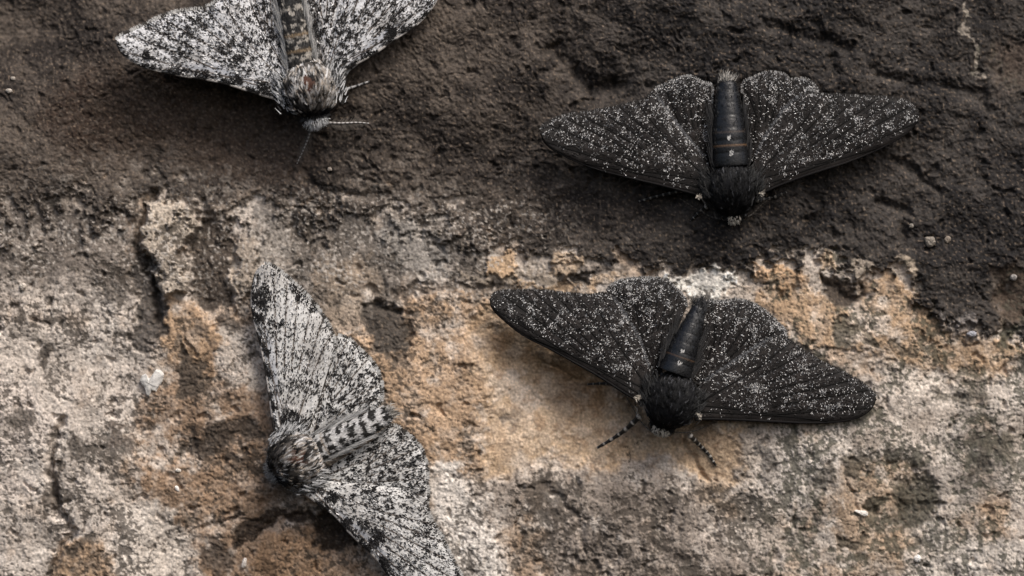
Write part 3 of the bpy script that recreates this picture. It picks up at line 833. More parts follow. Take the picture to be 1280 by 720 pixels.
def build_moth(key, label, seed):
    md = MOTHS[key]; pale_ = md['pale']
    tx, ty, ta, tb = md['thorax']
    root = bpy.data.objects.new('moth', None)
    COL.objects.link(root)
    root.empty_display_size = 0.3
    root.location = W(tx, ty, 0.0)
    tag(root, label, 'moth', 'moths resting on the stone face')
    hx, hy = md['head']
    abd = resample(md['abd'], 40)
    ax = abd[-1] - np.array([hx, hy], float); ax /= np.linalg.norm(ax)          # head -> tail, photo plane
    A3 = np.array([ax[0], 0, -ax[1]]); S3 = np.array([-ax[1], 0, -ax[0]]); N3 = np.array([0, -1.0, 0])

    # ---------------- wings
    for hind, wl_ in ((True, md['hw']), (False, md['fw'])):
        for wi, spec in enumerate(wl_):
            w = Wing(spec, seed * 10 + wi + (5 if hind else 0), hind)
            x, y = w.x.astype(F), w.y.astype(F)
            n1 = fbm(x, y, 26, 3, 400 + seed); n2 = fbm(x, y, 7, 2, 410 + seed); n3 = fbm(x, y, 8 if pale_ else 12, 3, 420 + seed, 0.7)
            u, v = w.u, w.v
            # distance from the root as a share of the wing: markings run across it
            rr = np.hypot(w.x - w.root[0], w.y - w.root[1]); rr = rr / rr.max()
            vg = np.exp(-(w.dv / 1.3) ** 2)
            nm = 'hindwing' if hind else 'forewing'
            if pale_:
                base = (np.array([0.60, 0.60, 0.61]) if key == 'A' else np.array([0.56, 0.55, 0.53]))[None, None] * (1 + 0.2 * n1 + 0.15 * n2)[..., None]
                g = sstep(0.05, 0.4, fbm(x, y, 60, 3, 430 + seed) + 0.1 * np.sin(rr * 17))[..., None] * 0.6
                base = base * (1 - g) + np.array([0.33, 0.31, 0.29]) * g
                base = base * (1 - 0.55 * vg[..., None]) + np.array([0.12, 0.10, 0.085]) * 0.55 * vg[..., None]
                if not hind:                                    # bluish-grey strip behind the leading edge
                    st = np.exp(-((v - 0.12) / 0.05) ** 2) * sstep(0.1, 0.25, u) * sstep(0.72, 0.5, u)
                    base = base * (1 - 0.6 * st[..., None]) + np.array([0.33, 0.35, 0.40]) * 0.6 * st[..., None]
                ob = w.build(nm, np.clip(base, 0.01, 0.8), M_wing_p, root)
                w.build_veins(ob, (0.13, 0.11, 0.095), 0.8)
                bars = 0.9 * np.exp(-((rr - 0.30 - 0.09 * n1) / 0.035) ** 2) + 0.9 * np.exp(-((rr - 0.62 - 0.10 * n1) / 0.035) ** 2) + 0.5 * np.exp(-((rr - 0.80 - 0.10 * n1) / 0.03) ** 2)
                pat = 1.5 * sstep(-0.08, 0.28, n3 + 0.08 * np.sin(rr * 70)) * (0.55 + 0.9 * sstep(0.6, 0.25, rr)) + bars * 0.85 + 1.1 * np.exp(-(w.dv / 1.5) ** 2) * sstep(0.35, 0.55, rr)
                nL = fbm(x, y, 50, 2, 440 + seed); pat = pat * (0.5 + 1.0 * sstep(-0.3, 0.3, nL))
                if hind: pat = 1.6 * sstep(-0.02, 0.28, n3) + 0.6 * bars
                costa = (np.exp(-(v / 0.05) ** 2) * (sstep(-0.1, 0.15, np.sin(u * 42 + seed)) * 1.0)) if not hind else 0
                blot = sstep(0.24, 0.34, n1 + 0.25 * np.exp(-(v / 0.16) ** 2) + 0.25 * bars - (0.25 if not hind else 0.5))
                strip = 1 - (0.85 * np.exp(-((v - 0.12) / 0.05) ** 2) * sstep(0.1, 0.25, u) * sstep(0.75, 0.5, u) if not hind else 0)
                bl = 0 * u
                for (bx, by, br_) in md.get('blots', []): bl = bl + np.exp(-(((w.x - bx + 3 * n2 * 2) ** 2 + (w.y - by + 3 * n1 * 2) ** 2) / br_ ** 2) ** 1.5)
                dens = (0.12 + pat + 4 * costa + 1.6 * blot) * strip + (0 if hind else 9) * bl * (0.5 + 1.3 * sstep(-0.15, 0.2, n3))
                area = w.area.sum()
                n = int(area * (0.28 if key == 'A' else 0.245))
                w.flecks('grey_scales', int(n * (0.35 if key == 'A' else 0.2)), 0.4 + pat, np.array([0.15, 0.14, 0.13]), ob, (1.4, 3.4), (0.7, 1.3), 0.35, lift=(0.002, 0.008), colvar=0.4)
                w.flecks('dark_scales', n, dens, BLACK_S * 1.2, ob, (1.4, 3.4), (0.7, 1.4), 0.35, lift=(0.005, 0.011))
                w.flecks('white_scales', int(n * 0.25), (0.12 + sstep(0.1, -0.3, n3)) * strip, WHITE_S * (1.12 if key == 'A' else 0.92), ob, (1.5, 3.2), (0.8, 1.4), 0.35, lift=(0.004, 0.010), colvar=0.15)

                def fc(f):
                    m_ = (np.sin(f * 75) + rng.normal(0, 0.7, len(f)) > 0.2)[:, None]
                    return np.where(m_, np.array([[0.05, 0.045, 0.04]]), np.array([[0.5, 0.49, 0.47]]))
                w.fringe(ob, fc, (3, 6), 0.40 if not hind else 0.35, 0.99, 900)
            else:
                base = DARK_W[None, None] * (1 + 0.5 * n1 + 0.3 * n2)[..., None]
                br = sstep(0.05, 0.4, n1)[..., None]
                base = base * (1 - 0.5 * br) + np.array([0.032, 0.026, 0.023]) * 0.5 * br
                dust = sstep(0.75, 1.0, rr)[..., None] * 0.6
                base = base * (1 - dust) + np.array([0.03, 0.028, 0.027]) * dust
                vg = np.exp(-(w.dv / 1.8) ** 2)
                base = base * (1 - 0.8 * vg[..., None]) + 0.006 * 0.8 * vg[..., None]
                ob = w.build(nm, np.clip(base, 0.004, 0.2), M_wing_d, root)
                w.build_veins(ob, (0.007, 0.0065, 0.006), 0.85)
                dens = sstep(0.0, 0.5, n3 + 0.4 * n1) + 0.11
                if not hind:
                    dens = dens * sstep(0.05, 0.20, v + 0.25 * n1) * (1 - 0.8 * np.exp(-(w.dv / 2.6) ** 2)) * sstep(0.05, 0.2, rr)
                    inner = sstep(0.90, 0.99, v) * sstep(0.55, 0.4, u)
                    dens = dens + 0.45 * inner
                    n = int(w.area.sum() * 0.135)
                else:
                    dens = dens * (0.5 + 1.2 * sstep(0.55, 0.95, rr)) + 0.8 * sstep(0.93, 1.0, rr)
                    n = int(w.area.sum() * 0.20)
                w.flecks('white_scales', n, dens, np.array([0.45, 0.44, 0.43]), ob, (1.0, 2.5), (0.4, 0.82), 0.8, across=True, lift=(0.002, 0.007), colvar=0.5)
                w.flecks('dark_scales', int(w.area.sum() * 0.07), (1 - 0.95 * np.exp(-(w.dv / 2.6) ** 2)) * sstep(0.03, 0.12, v), np.array([0.021, 0.0185, 0.017]), ob, (1.8, 3.6), (0.9, 1.5), 0.3, lift=(0.002, 0.006), colvar=0.4)

                def fc(f):
                    m_ = (rng.random(len(f)) < (0.5 if hind else 0.12))[:, None]
                    return np.where(m_, np.array([[0.35, 0.34, 0.33]]), np.array([[0.03, 0.027, 0.025]]))
                w.fringe(ob, fc, (2, 4), 0.40 if not hind else 0.42, 0.99, 700)
                if not hind:                                    # pale downy inner margin lying over the hindwing
                    def fi(f): return np.tile([[0.085, 0.085, 0.088]], (len(f), 1)) * rng.uniform(0.15, 2.0, (len(f), 1))
                    w.fringe(ob, fi, (1.5, 5), 0.05, 0.42, 330)
                else:
                    def fi(f): return np.tile([[0.10, 0.095, 0.09]], (len(f), 1)) * rng.uniform(0.4, 1.6, (len(f), 1))

            if not hind:                                        # thick rounded leading edge
                cl_ = w.L[:, :]
                tube('leading_edge', W(cl_[:, 0], cl_[:, 1], w.h[:, 0] - 0.006), np.linspace(0.022, 0.009, w.NU) if not pale_ else np.linspace(0.024, 0.010, w.NU),
                     (np.array([[0.012, 0.011, 0.011]]) + 0 * cl_[:, :1]) if not pale_ else np.where((np.sin(np.arange(w.NU) * 0.42 + seed) + 0.4 * np.sin(np.arange(w.NU) * 1.1) > 0.1)[:, None], np.array([[0.03, 0.027, 0.025]]), np.array([[0.45, 0.42, 0.39]])), M_vein, ob, 8)

    # ---------------- abdomen
    n, ns = 84, 26
    abd = resample(md['abd'], n)
    t = np.linspace(0, 1, n)
    wd = np.interp(t, [0, 0.33, 0.70, 1.0], md['abd_w']) / 100.0
    seg = t * 7.0; fr = seg - np.floor(seg)
    bk_ = 1.0 if pale_ else 0.45
    bulge = 1 + bk_ * (0.035 * np.sin(np.pi * fr) - 0.05 * np.exp(-((fr - 1) / 0.06) ** 2) - 0.03 * np.exp(-(fr / 0.05) ** 2))
    rad = wd * bulge
    rad[-6:] *= np.linspace(0.95, 0.35, 6)
    hc = np.interp(t, [0, 0.4, 1], [0.42, 0.40, 0.32])
    T2 = np.gradient(abd, axis=0); T2 /= np.linalg.norm(T2, axis=1, keepdims=True)
    Sd = np.stack([-T2[:, 1], T2[:, 0]], 1)
    a = np.linspace(0, 2 * np.pi, ns, endpoint=False)
    px = abd[:, None, 0] + Sd[:, None, 0] * np.cos(a) * rad[:, None] * 100
    py = abd[:, None, 1] + Sd[:, None, 1] * np.cos(a) * rad[:, None] * 100
    hh = hc[:, None] + np.sin(a) * rad[:, None] * 0.85
    Vv = W(px.ravel(), py.ravel(), hh.ravel())
    i = np.arange(n * ns).reshape(n, ns); j = np.roll(i, -1, 1)
    Ff = np.stack([i[:-1], j[:-1], j[1:], i[1:]], -1).reshape(-1, 4)
    across = np.cos(a)[None, :] + 0 * px
    tt = t[:, None] + 0 * px; ff = fr[:, None] + 0 * px
    nz = fbm(px.astype(F), py.astype(F), 5, 2, 500 + seed)
    if pale_:
        cb = np.tile(np.array([0.50, 0.49, 0.48]) if key == 'D' else np.array([0.36, 0.33, 0.29]), (n, ns, 1)) * (1 + 0.3 * nz)[..., None]
        spots = (1.15 * np.exp(-((np.abs(across) - 0.36) / 0.26) ** 2) * np.exp(-((ff - 0.45) / 0.30) ** 2) + 0.9 * np.exp(-((np.abs(across) - 0.9) / 0.16) ** 2) * np.exp(-((ff - 0.5) / 0.25) ** 2))
        nzb = fbm(px.astype(F), py.astype(F), 9, 3, 520 + seed, 0.7)
        m = sstep(0.30, 0.52, spots * 0.8 + 0.7 * nz + 1.0 * nzb + (0.34 if key == 'A' else 0.14))[..., None]
        cb = cb * (1 - m) + np.array([0.02, 0.019, 0.018]) * m
        for tb_ in ((1.3, 2.3) if key == 'A' else (1,)):            # bare ochre joints
            m = np.exp(-((tt * 7 - tb_) / 0.09) ** 2)[..., None]
            cb = cb * (1 - m) + np.array([0.20, 0.145, 0.09]) * m
        if key == 'D':
            m = (sstep(0.9, 1.25, tt * 7) * sstep(2.0, 1.5, tt * 7) * sstep(-0.2, 0.2, np.abs(across) - 0.3))[..., None] * 0.0
        rough_m = M_chit
    else:
        cb = np.tile(np.array([0.0075, 0.0078, 0.0088]), (n, ns, 1)) * (1 + 0.5 * nz)[..., None]
        m = np.exp(-((tt * 7 - 1.58) / (0.06 if key == 'B' else 0.05)) ** 2)[..., None] * (1.0 if key == 'B' else 0.5)
        cb = cb * (1 - m) + np.array([0.13, 0.075, 0.04]) * m
        if key == 'B':
            m = np.exp(-((tt * 7 - 2.65) / 0.05) ** 2)[..., None] * 0.5
            cb = cb * (1 - m) + np.array([0.11, 0.08, 0.06]) * m
        if True:
            m = sstep(0.55, 1.0, tt)[..., None] * sstep(0.1, 0.45, nz)[..., None] * 0.45
            cb = cb * (1 - m) + np.array([0.10, 0.10, 0.105]) * m
    ab = new_mesh('abdomen', Vv, Ff, np.clip(cb.reshape(-1, 3), 0.005, 0.8), M_chit if pale_ else M_gloss, root)
    if not pale_:
        for q, off, sz in ((1.0, 0.05, 2.8), (2.12, -0.1, 2.4)):          # two white scale spots on the first segments
            kq = int(q / 7 * (n - 1))
            nsc = 14
            ang = rng.uniform(0, 2 * np.pi, nsc); r0 = sz * np.sqrt(rng.random(nsc))
            cx = abd[kq, 0] + off * 10 + r0 * np.cos(ang); cy = abd[kq, 1] + r0 * np.sin(ang)
            P3 = W(cx, cy, hc[kq] + rad[kq] * 0.85 + 0.004 + 0 * cx)
            D = np.tile(A3, (nsc, 1)) + rng.normal(0, 0.3, (nsc, 3)); D[:, 1] = 0; D /= np.linalg.norm(D, axis=1, keepdims=True)
            v_, f_, c_ = ribbon_mesh(P3, D, np.tile(N3, (nsc, 1)), np.full(nsc, 0.028), np.full(nsc, 0.010), np.zeros(nsc), np.tile([[0.55, 0.54, 0.52]], (nsc, 1)), np.tile([[0.6, 0.59, 0.57]], (nsc, 1)), 2)
            o = new_mesh('white_spot', v_, f_, c_, M_fur, ab); o['kind'] = 'stuff'
    # scales / hairs lying along the abdomen
    nh = 2600 if pale_ else 90
    kk = rng.integers(0, n - 3, nh); aa = rng.uniform(0.05, np.pi - 0.05, nh)
    if not pale_: kk = rng.integers(int(n * 0.25), n - 3, nh)
    R0 = rad[kk]
    P3 = W(abd[kk, 0] + Sd[kk, 0] * np.cos(aa) * R0 * 100, abd[kk, 1] + Sd[kk, 1] * np.cos(aa) * R0 * 100, hc[kk] + np.sin(aa) * R0 * 0.85 + 0.002)
    sdir = np.stack([Sd[kk, 0], np.zeros(nh), -Sd[kk, 1]], 1)
    D = A3[None] + sdir * (np.cos(aa) * 0.25 + rng.normal(0, 0.15, nh))[:, None] + N3 * (0.12 + 0 * aa)[:, None]
    D /= np.linalg.norm(D, axis=1, keepdims=True)
    ia = np.round((aa / (2 * np.pi)) * ns).astype(int) % ns
    c0 = np.clip(cb[kk, ia] * rng.uniform(0.7, 1.3, (nh, 1)), 0.006, 0.75)
    v_, f_, c_ = ribbon_mesh(P3, D, np.tile([0, 1.0, 0], (nh, 1)), rng.uniform(0.022, 0.045, nh), rng.uniform(0.010, 0.018, nh), np.full(nh, 0.012), c0, c0, 2)
    o = new_mesh('abdomen_scales', v_, f_, c_, M_fur, ab); o['kind'] = 'stuff'
    # side hairs: the long down of the hindwings' inner margins along the abdomen
    nh = (300 if key == 'A' else 260) if pale_ else 200
    sg = rng.choice([-1, 1], nh); kk = rng.integers(0, int(n * 0.55), nh)
    P3 = W(abd[kk, 0] + Sd[kk, 0] * sg * (rad[kk] * 100 + rng.uniform(-1, 3, nh)), abd[kk, 1] + Sd[kk, 1] * sg * (rad[kk] * 100 + rng.uniform(-1, 3, nh)), hc[kk] - 0.02 + rng.uniform(-0.03, 0.06, nh))
    sdir = np.stack([Sd[kk, 0], np.zeros(nh), -Sd[kk, 1]], 1) * sg[:, None]
    D = A3[None] + sdir * rng.normal(0.10, 0.12, nh)[:, None] + N3 * rng.normal(0.05, 0.05, nh)[:, None]
    D /= np.linalg.norm(D, axis=1, keepdims=True)
    g = rng.uniform(0.5, 1.2, (nh, 1)) * (np.array([[0.34, 0.335, 0.325]]) if pale_ else np.array([[0.035, 0.034, 0.034]]))
    v_, f_, c_ = ribbon_mesh(P3, D, np.tile([0, 1.0, 0], (nh, 1)), rng.uniform(0.16, 0.34, nh), rng.uniform(0.008, 0.014, nh), np.full(nh, 0.02), g, g * 1.15, 3)
    o = new_mesh('side_hair', v_, f_, c_, M_fur, ab); o['kind'] = 'stuff'
    # tail tuft
    nh = 160
    P3 = W(abd[-5, 0] + rng.normal(0, 4, nh), abd[-5, 1] + rng.normal(0, 4, nh), hc[-1] + rng.uniform(-0.08, 0.09, nh))
    D = A3[None] + S3[None] * rng.normal(0, 0.6, nh)[:, None] + N3[None] * rng.normal(0.1, 0.3, nh)[:, None]
    D /= np.linalg.norm(D, axis=1, keepdims=True)
    g = rng.uniform(0.3, 1.2, (nh, 1)) * (np.array([[0.35, 0.33, 0.30]]) if (pale_ or key == 'B') else np.array([[0.05, 0.05, 0.052]]))
    v_, f_, c_ = ribbon_mesh(P3, D, np.tile([0, 1.0, 0], (nh, 1)), rng.uniform(0.05, 0.12, nh), rng.uniform(0.008, 0.014, nh), np.full(nh, 0.01), g, g, 2)
    o = new_mesh('tail_tuft', v_, f_, c_, M_fur, ab); o['kind'] = 'stuff'

    # ---------------- thorax with fur
    tc = W(tx, ty, 0.36)
    TH = 0.36 if pale_ else 0.31
    BX = 0.0
    axm = np.stack([A3 * ta / 100, S3 * tb / 100 * 0.92, N3 * TH])

    def tcol(e):
        if pale_:
            c = np.tile(np.array([0.07, 0.063, 0.057]), (len(e), 1))
            m = sstep(1.25, 0.8, np.hypot((e[:, 0] - 0.12) / 0.36, (e[:, 1] - BX) / 0.24))[:, None] * (e[:, 2] > 0)[:, None]
            return c * (1 - m) + np.array([0.085, 0.042, 0.030]) * m
        return np.tile(np.array([0.010, 0.010, 0.011]), (len(e), 1))
    th = ellipsoid('thorax', tc, axm, tcol, M_vein, root, seed=seed)
    nh = 6800
    e = rng.normal(0, 1, (nh * 3, 3)); e /= np.linalg.norm(e, axis=1, keepdims=True)
    e = e[e[:, 2] > -0.25][:nh]
    if pale_:                                                    # worn reddish patch on the back
        bare = np.hypot((e[:, 0] - 0.04) / 0.30, (e[:, 1] - BX) / 0.20) < 1
        e = e[~(bare & (rng.random(len(e)) < 0.86))]
    nh = len(e)
    P3 = tc + e @ axm
    nrm = e @ np.stack([A3 / (ta / 100), S3 / (tb / 100), N3 / TH]); nrm /= np.linalg.norm(nrm, axis=1, keepdims=True)
    clump = np.stack([fbm((P3[:, 0] * 100).astype(F), (P3[:, 2] * 100).astype(F), 9, 2, 600 + seed + q) for q in range(3)], 1)
    flow = A3[None] * 0.9 + S3[None] * (e[:, 1:2] * 0.32)
    flow = flow - (flow * nrm).sum(1, keepdims=True) * nrm
    flow = flow / np.maximum(np.linalg.norm(flow, axis=1, keepdims=True), 0.35)
    D = flow + nrm * 0.32 + clump * (0.9 if pale_ else 0.7) + rng.normal(0, 0.16, (nh, 3))
    D /= np.linalg.norm(D, axis=1, keepdims=True)
    s_, w_ = e[:, 0], e[:, 1]
    if pale_:
        rn = rng.random((nh, 1)); cl = clump[:, :1]
        g = np.where(rn * 0.45 + 2.2 * cl < 0.12, 0.018, np.where(rn < 0.4, 0.22, 0.56)) * rng.uniform(0.8, 1.2, (nh, 1))
        c0 = g * np.where(rng.random((nh, 1)) < 0.42, np.array([[0.74, 0.64, 0.54]]), np.array([[1.0, 0.97, 0.94]]))
        band = (np.exp(-((s_ + 0.90) / 0.09) ** 2) * sstep(1.0, 0.75, np.abs(w_)))[:, None] > rng.uniform(0.12, 0.7, (nh, 1))   # black collar
        c0 = np.where(band, np.array([[0.014, 0.013, 0.013]]), c0)
        if key == 'D':
            bk = (np.exp(-((s_ + 0.5) / 0.35) ** 2) * sstep(-0.1, -0.45, w_))[:, None] > rng.uniform(0.3, 0.9, (nh, 1))
            c0 = np.where(bk, np.array([[0.016, 0.015, 0.015]]), c0)
        side = (np.exp(-((s_ + 0.42) / 0.16) ** 2 - ((w_ - 0.42) / 0.22) ** 2))[:, None] > rng.uniform(0.2, 0.8, (nh, 1))       # black tuft on one shoulder
        c0 = np.where(side, np.array([[0.03, 0.026, 0.022]]) * rng.uniform(0.6, 2.5, (nh, 1)), c0)
        tip = np.clip(c0 * rng.uniform(0.8, 1.5, (nh, 1)), 0.01, 0.7)
        ln = rng.uniform(0.07, 0.14, nh)
    else:
        g = 0.008 * rng.uniform(0.6, 1.6, (nh, 1))
        c0 = g * np.array([[1.0, 1.0, 1.05]])
        fr_ = (rng.random((nh, 1)) < 0.05 + 0.20 * sstep(0.3, 0.9, s_)[:, None])
        tip = np.where(fr_, np.array([[0.09, 0.092, 0.10]]) * rng.uniform(0.4, 2.0, (nh, 1)), c0)
        ln = rng.uniform(0.07, 0.14, nh)
    v_, f_, c_ = ribbon_mesh(P3 - nrm * 0.01, D, -nrm, ln, rng.uniform(0.011, 0.021, nh) if pale_ else rng.uniform(0.009, 0.016, nh), ln * 0.45, c0, tip, 3)
    o = new_mesh('fur', v_, f_, c_, M_fur, th); o['kind'] = 'stuff'

    # ---------------- head: skull, eyes, tuft
    hc3 = W(hx, hy, 0.36 if pale_ else 0.30)
    hm = np.stack([A3 * 0.12, S3 * 0.14, N3 * 0.12])
    hd = ellipsoid('head', hc3, hm, lambda e: np.tile(np.array([0.12, 0.115, 0.11]) if pale_ else np.array([0.012, 0.012, 0.012]), (len(e), 1)), M_chit, root, 20, 14, 0.03, seed)
    for sgn in (-1, 1):
        ec = hc3 + S3 * 0.12 * sgn - A3 * 0.045 - N3 * 0.02
        ellipsoid('eye', ec, np.stack([A3 * 0.06, S3 * 0.055, N3 * 0.065]), lambda e: np.tile([0.008, 0.007, 0.006], (len(e), 1)), M_eye, hd, 16, 12, 0.0, seed)
    nh = 560
    e = rng.normal(0, 1, (nh * 4, 3)); e /= np.linalg.norm(e, axis=1, keepdims=True)
    e = e[(e[:, 2] > -0.3)][:nh]; nh = len(e)
    P3 = hc3 + e @ hm
    nr = e @ np.stack([A3, S3, N3])
    D = nr * 0.7 - A3[None] * 0.5 + rng.normal(0, 0.25, (nh, 3)); D /= np.linalg.norm(D, axis=1, keepdims=True)
    front = (e[:, 0] < -0.25)[:, None]
    if pale_:
        c0 = np.where(front, 0.60 if key == 'A' else 0.22, 0.04) * rng.uniform(0.5, 1.3, (nh, 1)) * np.ones((1, 3))
    else:
        c0 = np.where(front & (rng.random((nh, 1)) < 0.85) & (np.abs(e[:, 1:2]) < (0.5 if key == 'B' else 0.75)), np.array([[0.60, 0.55, 0.47]]), np.array([[0.012, 0.012, 0.012]])) * rng.uniform(0.6, 1.2, (nh, 1))
    ln = rng.uniform(0.04, 0.08, nh) if pale_ else rng.uniform(0.03, 0.05, nh)
    v_, f_, c_ = ribbon_mesh(P3, D, np.tile([0, 1.0, 0], (nh, 1)), ln, rng.uniform(0.012, 0.02, nh), ln * 0.3, c0, c0, 3)
    o = new_mesh('head_tuft', v_, f_, c_, M_fur, hd); o['kind'] = 'stuff'

    # ---------------- shoulder tufts (tegulae) over the wing bases
    for sgn in (-1, 1):
        nh = 500 if pale_ else 260
        c = W(tx, ty, 0.44) + S3 * sgn * tb / 100 * 0.80 + A3 * 0.02
        P3 = c + A3[None] * rng.normal(0, 0.10, (nh, 1)) + S3[None] * sgn * rng.uniform(-0.08, 0.12, (nh, 1)) + N3[None] * rng.normal(0, 0.03, (nh, 1))
        D = A3[None] * 0.9 + S3[None] * sgn * rng.normal(0.45, 0.3, (nh, 1)) + N3[None] * rng.normal(0.05, 0.10, (nh, 1)); D /= np.linalg.norm(D, axis=1, keepdims=True)
        if pale_:
            c0 = np.where(rng.random((nh, 1)) < 0.4, 0.03, 0.45) * rng.uniform(0.7, 1.2, (nh, 1)) * np.ones((1, 3))
        else:
            c0 = 0.014 * rng.uniform(0.5, 2.0, (nh, 1)) * np.ones((1, 3))
        ln = rng.uniform(0.06, 0.12, nh)
        v_, f_, c_ = ribbon_mesh(P3, D, np.tile([0, 1.0, 0], (nh, 1)), ln, rng.uniform(0.010, 0.017, nh), ln * 0.35, c0, c0, 3)
        o = new_mesh('shoulder_tuft', v_, f_, c_, M_fur, root); o['kind'] = 'stuff'
        if not pale_:                                            # cream spot at the wing base
            nh = 24
            c = W(*md['spots'][0 if sgn < 0 else 1], 0.50) if 'spots' in md else c
            P3 = c + A3[None] * rng.normal(0, 0.014, (nh, 1)) + S3[None] * rng.normal(0, 0.014, (nh, 1)) + N3[None] * rng.uniform(-0.03, 0.02, (nh, 1))
            D = A3[None] * rng.normal(0.2, 0.6, (nh, 1)) + S3[None] * sgn * rng.normal(0.4, 0.5, (nh, 1)) + N3[None] * 0.4; D /= np.linalg.norm(D, axis=1, keepdims=True)
            c0 = np.array([[0.52, 0.47, 0.40]]) * rng.uniform(0.6, 1.1, (nh, 1))
            v_, f_, c_ = ribbon_mesh(P3, D, np.tile(N3, (nh, 1)), np.full(nh, 0.04), np.full(nh, 0.016), np.zeros(nh), c0, c0, 2)
            o = new_mesh('base_spot', v_, f_, c_, M_fur, root); o['kind'] = 'stuff'

    # ---------------- legs
    for lg in md.get('legs', []):
        p = resample([q[:2] for q in lg['p']], 40); hgt = np.interp(np.linspace(0, 1, 40), np.linspace(0, 1, len(lg['p'])), [q[2] for q in lg['p']])
        hgt = np.maximum(hgt, rock_h(p[:, 0], p[:, 1]) + 0.015 if lg.get('rest', True) else hgt)
        r = np.interp(np.linspace(0, 1, 40), [0, 0.3, 0.35, 1], [lg['r'] * 1.35, lg['r'] * 1.1, lg['r'], lg['r'] * 0.6]) / 100
        ph = np.linspace(0, 1, 40) * lg.get('bands', 6)
        bw = (np.mod(ph, 1) < lg.get('duty', 0.25))[:, None]
        c0 = np.where(bw, np.array([[0.30, 0.28, 0.25]]), np.array([[0.014, 0.013, 0.012]]))
        if lg.get('pale'): c0 = np.where(bw, np.array([[0.05, 0.05, 0.05]]), np.array([[0.48, 0.47, 0.46]]))
        r = r * (1 + 0.12 * np.sin(ph * 2 * np.pi))
        tube('leg', W(p[:, 0], p[:, 1], hgt), r, c0, M_chit, root, 8)
    # ---------------- antennae
    for an in md.get('antennae', []):
        m_ = 46
        p = resample([q[:2] for q in an['p']], m_); hgt = np.interp(np.linspace(0, 1, m_), np.linspace(0, 1, len(an['p'])), [q[2] for q in an['p']])
        hgt = np.maximum(hgt, rock_h(p[:, 0], p[:, 1]) + 0.02)
        r = np.linspace(an['r'], an['r'] * 0.45, m_) / 100
        bw = (np.arange(m_) % 4 < 2)[:, None]
        if pale_: c0 = np.where(bw, np.array([[0.40, 0.385, 0.37]]), np.array([[0.12, 0.105, 0.095]]))
        else: c0 = np.where(bw, np.array([[0.10, 0.085, 0.07]]), np.array([[0.02, 0.018, 0.016]]))
        path = W(p[:, 0], p[:, 1], hgt)
        at_ = tube('antenna', path, r, c0, M_chit, root, 6)
        nb = an.get('barbs', 150)
        q = rng.uniform(0.04, 0.97, nb); qi = (q * (m_ - 1)).astype(int)
        tg = np.gradient(path, axis=0); tg /= np.linalg.norm(tg, axis=1, keepdims=True)
        sd = np.cross(tg, N3); sd /= np.linalg.norm(sd, axis=1, keepdims=True)
        sg = np.where(rng.random(nb) < an.get('side', 0.5), 1, -1)
        D = sd[qi] * sg[:, None] + tg[qi] * 0.75 + N3[None] * rng.normal(-0.1, 0.1, (nb, 1)); D /= np.linalg.norm(D, axis=1, keepdims=True)
        ln = an.get('blen', 9) / 100 * np.sin(np.pi * np.clip(q * 0.85 + 0.12, 0, 1)) * rng.uniform(0.8, 1.1, nb)
        bc = np.tile(np.array([[0.10, 0.088, 0.076]]) if pale_ else np.array([[0.05, 0.043, 0.037]]), (nb, 1))
        v_, f_, c_ = ribbon_mesh(path[qi], D, np.tile(N3, (nb, 1)), ln, np.full(nb, an.get('bw', 0.005)), np.zeros(nb), bc, bc, 2)
        o = new_mesh('antenna_comb', v_, f_, c_, M_fur, at_); o['kind'] = 'stuff'
    return root


MOTHS['A']['legs'] = [dict(p=[(405,122,0.28),(424,114,0.22),(444,107,0.14),(461,101,0.06)], r=2.0, bands=7, duty=0.3, pale=True),
                      dict(p=[(400,110,0.40),(424,104,0.36),(436,88,0.30),(447,80,0.25)], r=2.6, bands=5, duty=0.35, pale=True)]
MOTHS['A']['antennae'] = [dict(p=[(402,153,0.30),(425,154,0.26),(445,153,0.22),(461,154,0.2)], r=1.8, blen=11, side=0.93, barbs=380, bw=0.010),
                          dict(p=[(389,158,0.28),(386,170,0.2),(379,186,0.12),(370,204,0.05)], r=1.2, blen=8, side=0.5, barbs=220, bw=0.008)]
MOTHS['B']['spots'] = [(873,246), (950,243)]
MOTHS['B']['legs'] = [dict(p=[(884,258,0.2),(872,268,0.12),(864,276,0.02)], r=2.4, bands=4),
                      dict(p=[(862,236,0.2),(830,243,0.08),(800,251,0.0)], r=2.0, bands=8),
                      dict(p=[(946,250,0.2),(966,247,0.12),(984,240,0.02)], r=2.4, bands=5)]
MOTHS['B']['antennae'] = [dict(p=[(908,274,0.26),(892,272,0.2),(872,262,0.2),(850,248,0.2)], r=1.0, blen=7),
                          dict(p=[(926,274,0.26),(940,268,0.2),(952,256,0.2),(966,246,0.2)], r=1.0, blen=7)]
MOTHS['C']['spots'] = [(798,497), (872,519)]
MOTHS['C']['legs'] = [dict(p=[(800,520,0.26),(790,530,0.20),(778,541,0.10),(762,552,0.04),(747,561,0.0)], r=3.0, bands=6, duty=0.18),
                      dict(p=[(862,544,0.24),(874,556,0.12),(886,568,0.06),(896,583,0.0)], r=2.6, bands=7, duty=0.22),
                      dict(p=[(775,482,0.14),(755,480,0.05),(735,481,0.0)], r=2.2, bands=5, duty=0.15)]
MOTHS['C']['antennae'] = [dict(p=[(815,540,0.3),(802,528,0.26),(790,508,0.24),(782,494,0.24)], r=0.9, blen=11, barbs=200, bw=0.004),
                          dict(p=[(842,540,0.3),(862,540,0.26),(880,534,0.24),(897,527,0.22)], r=0.9, blen=11, barbs=200, bw=0.004)]
MOTHS['D']['antennae'] = [dict(p=[(338,586,0.2),(334,572,0.14),(336,556,0.14),(340,545,0.16)], r=1.0, blen=6, barbs=80),
                          dict(p=[(348,602,0.2),(358,612,0.14),(372,616,0.14),(384,620,0.16)], r=1.0, blen=6, barbs=80)]

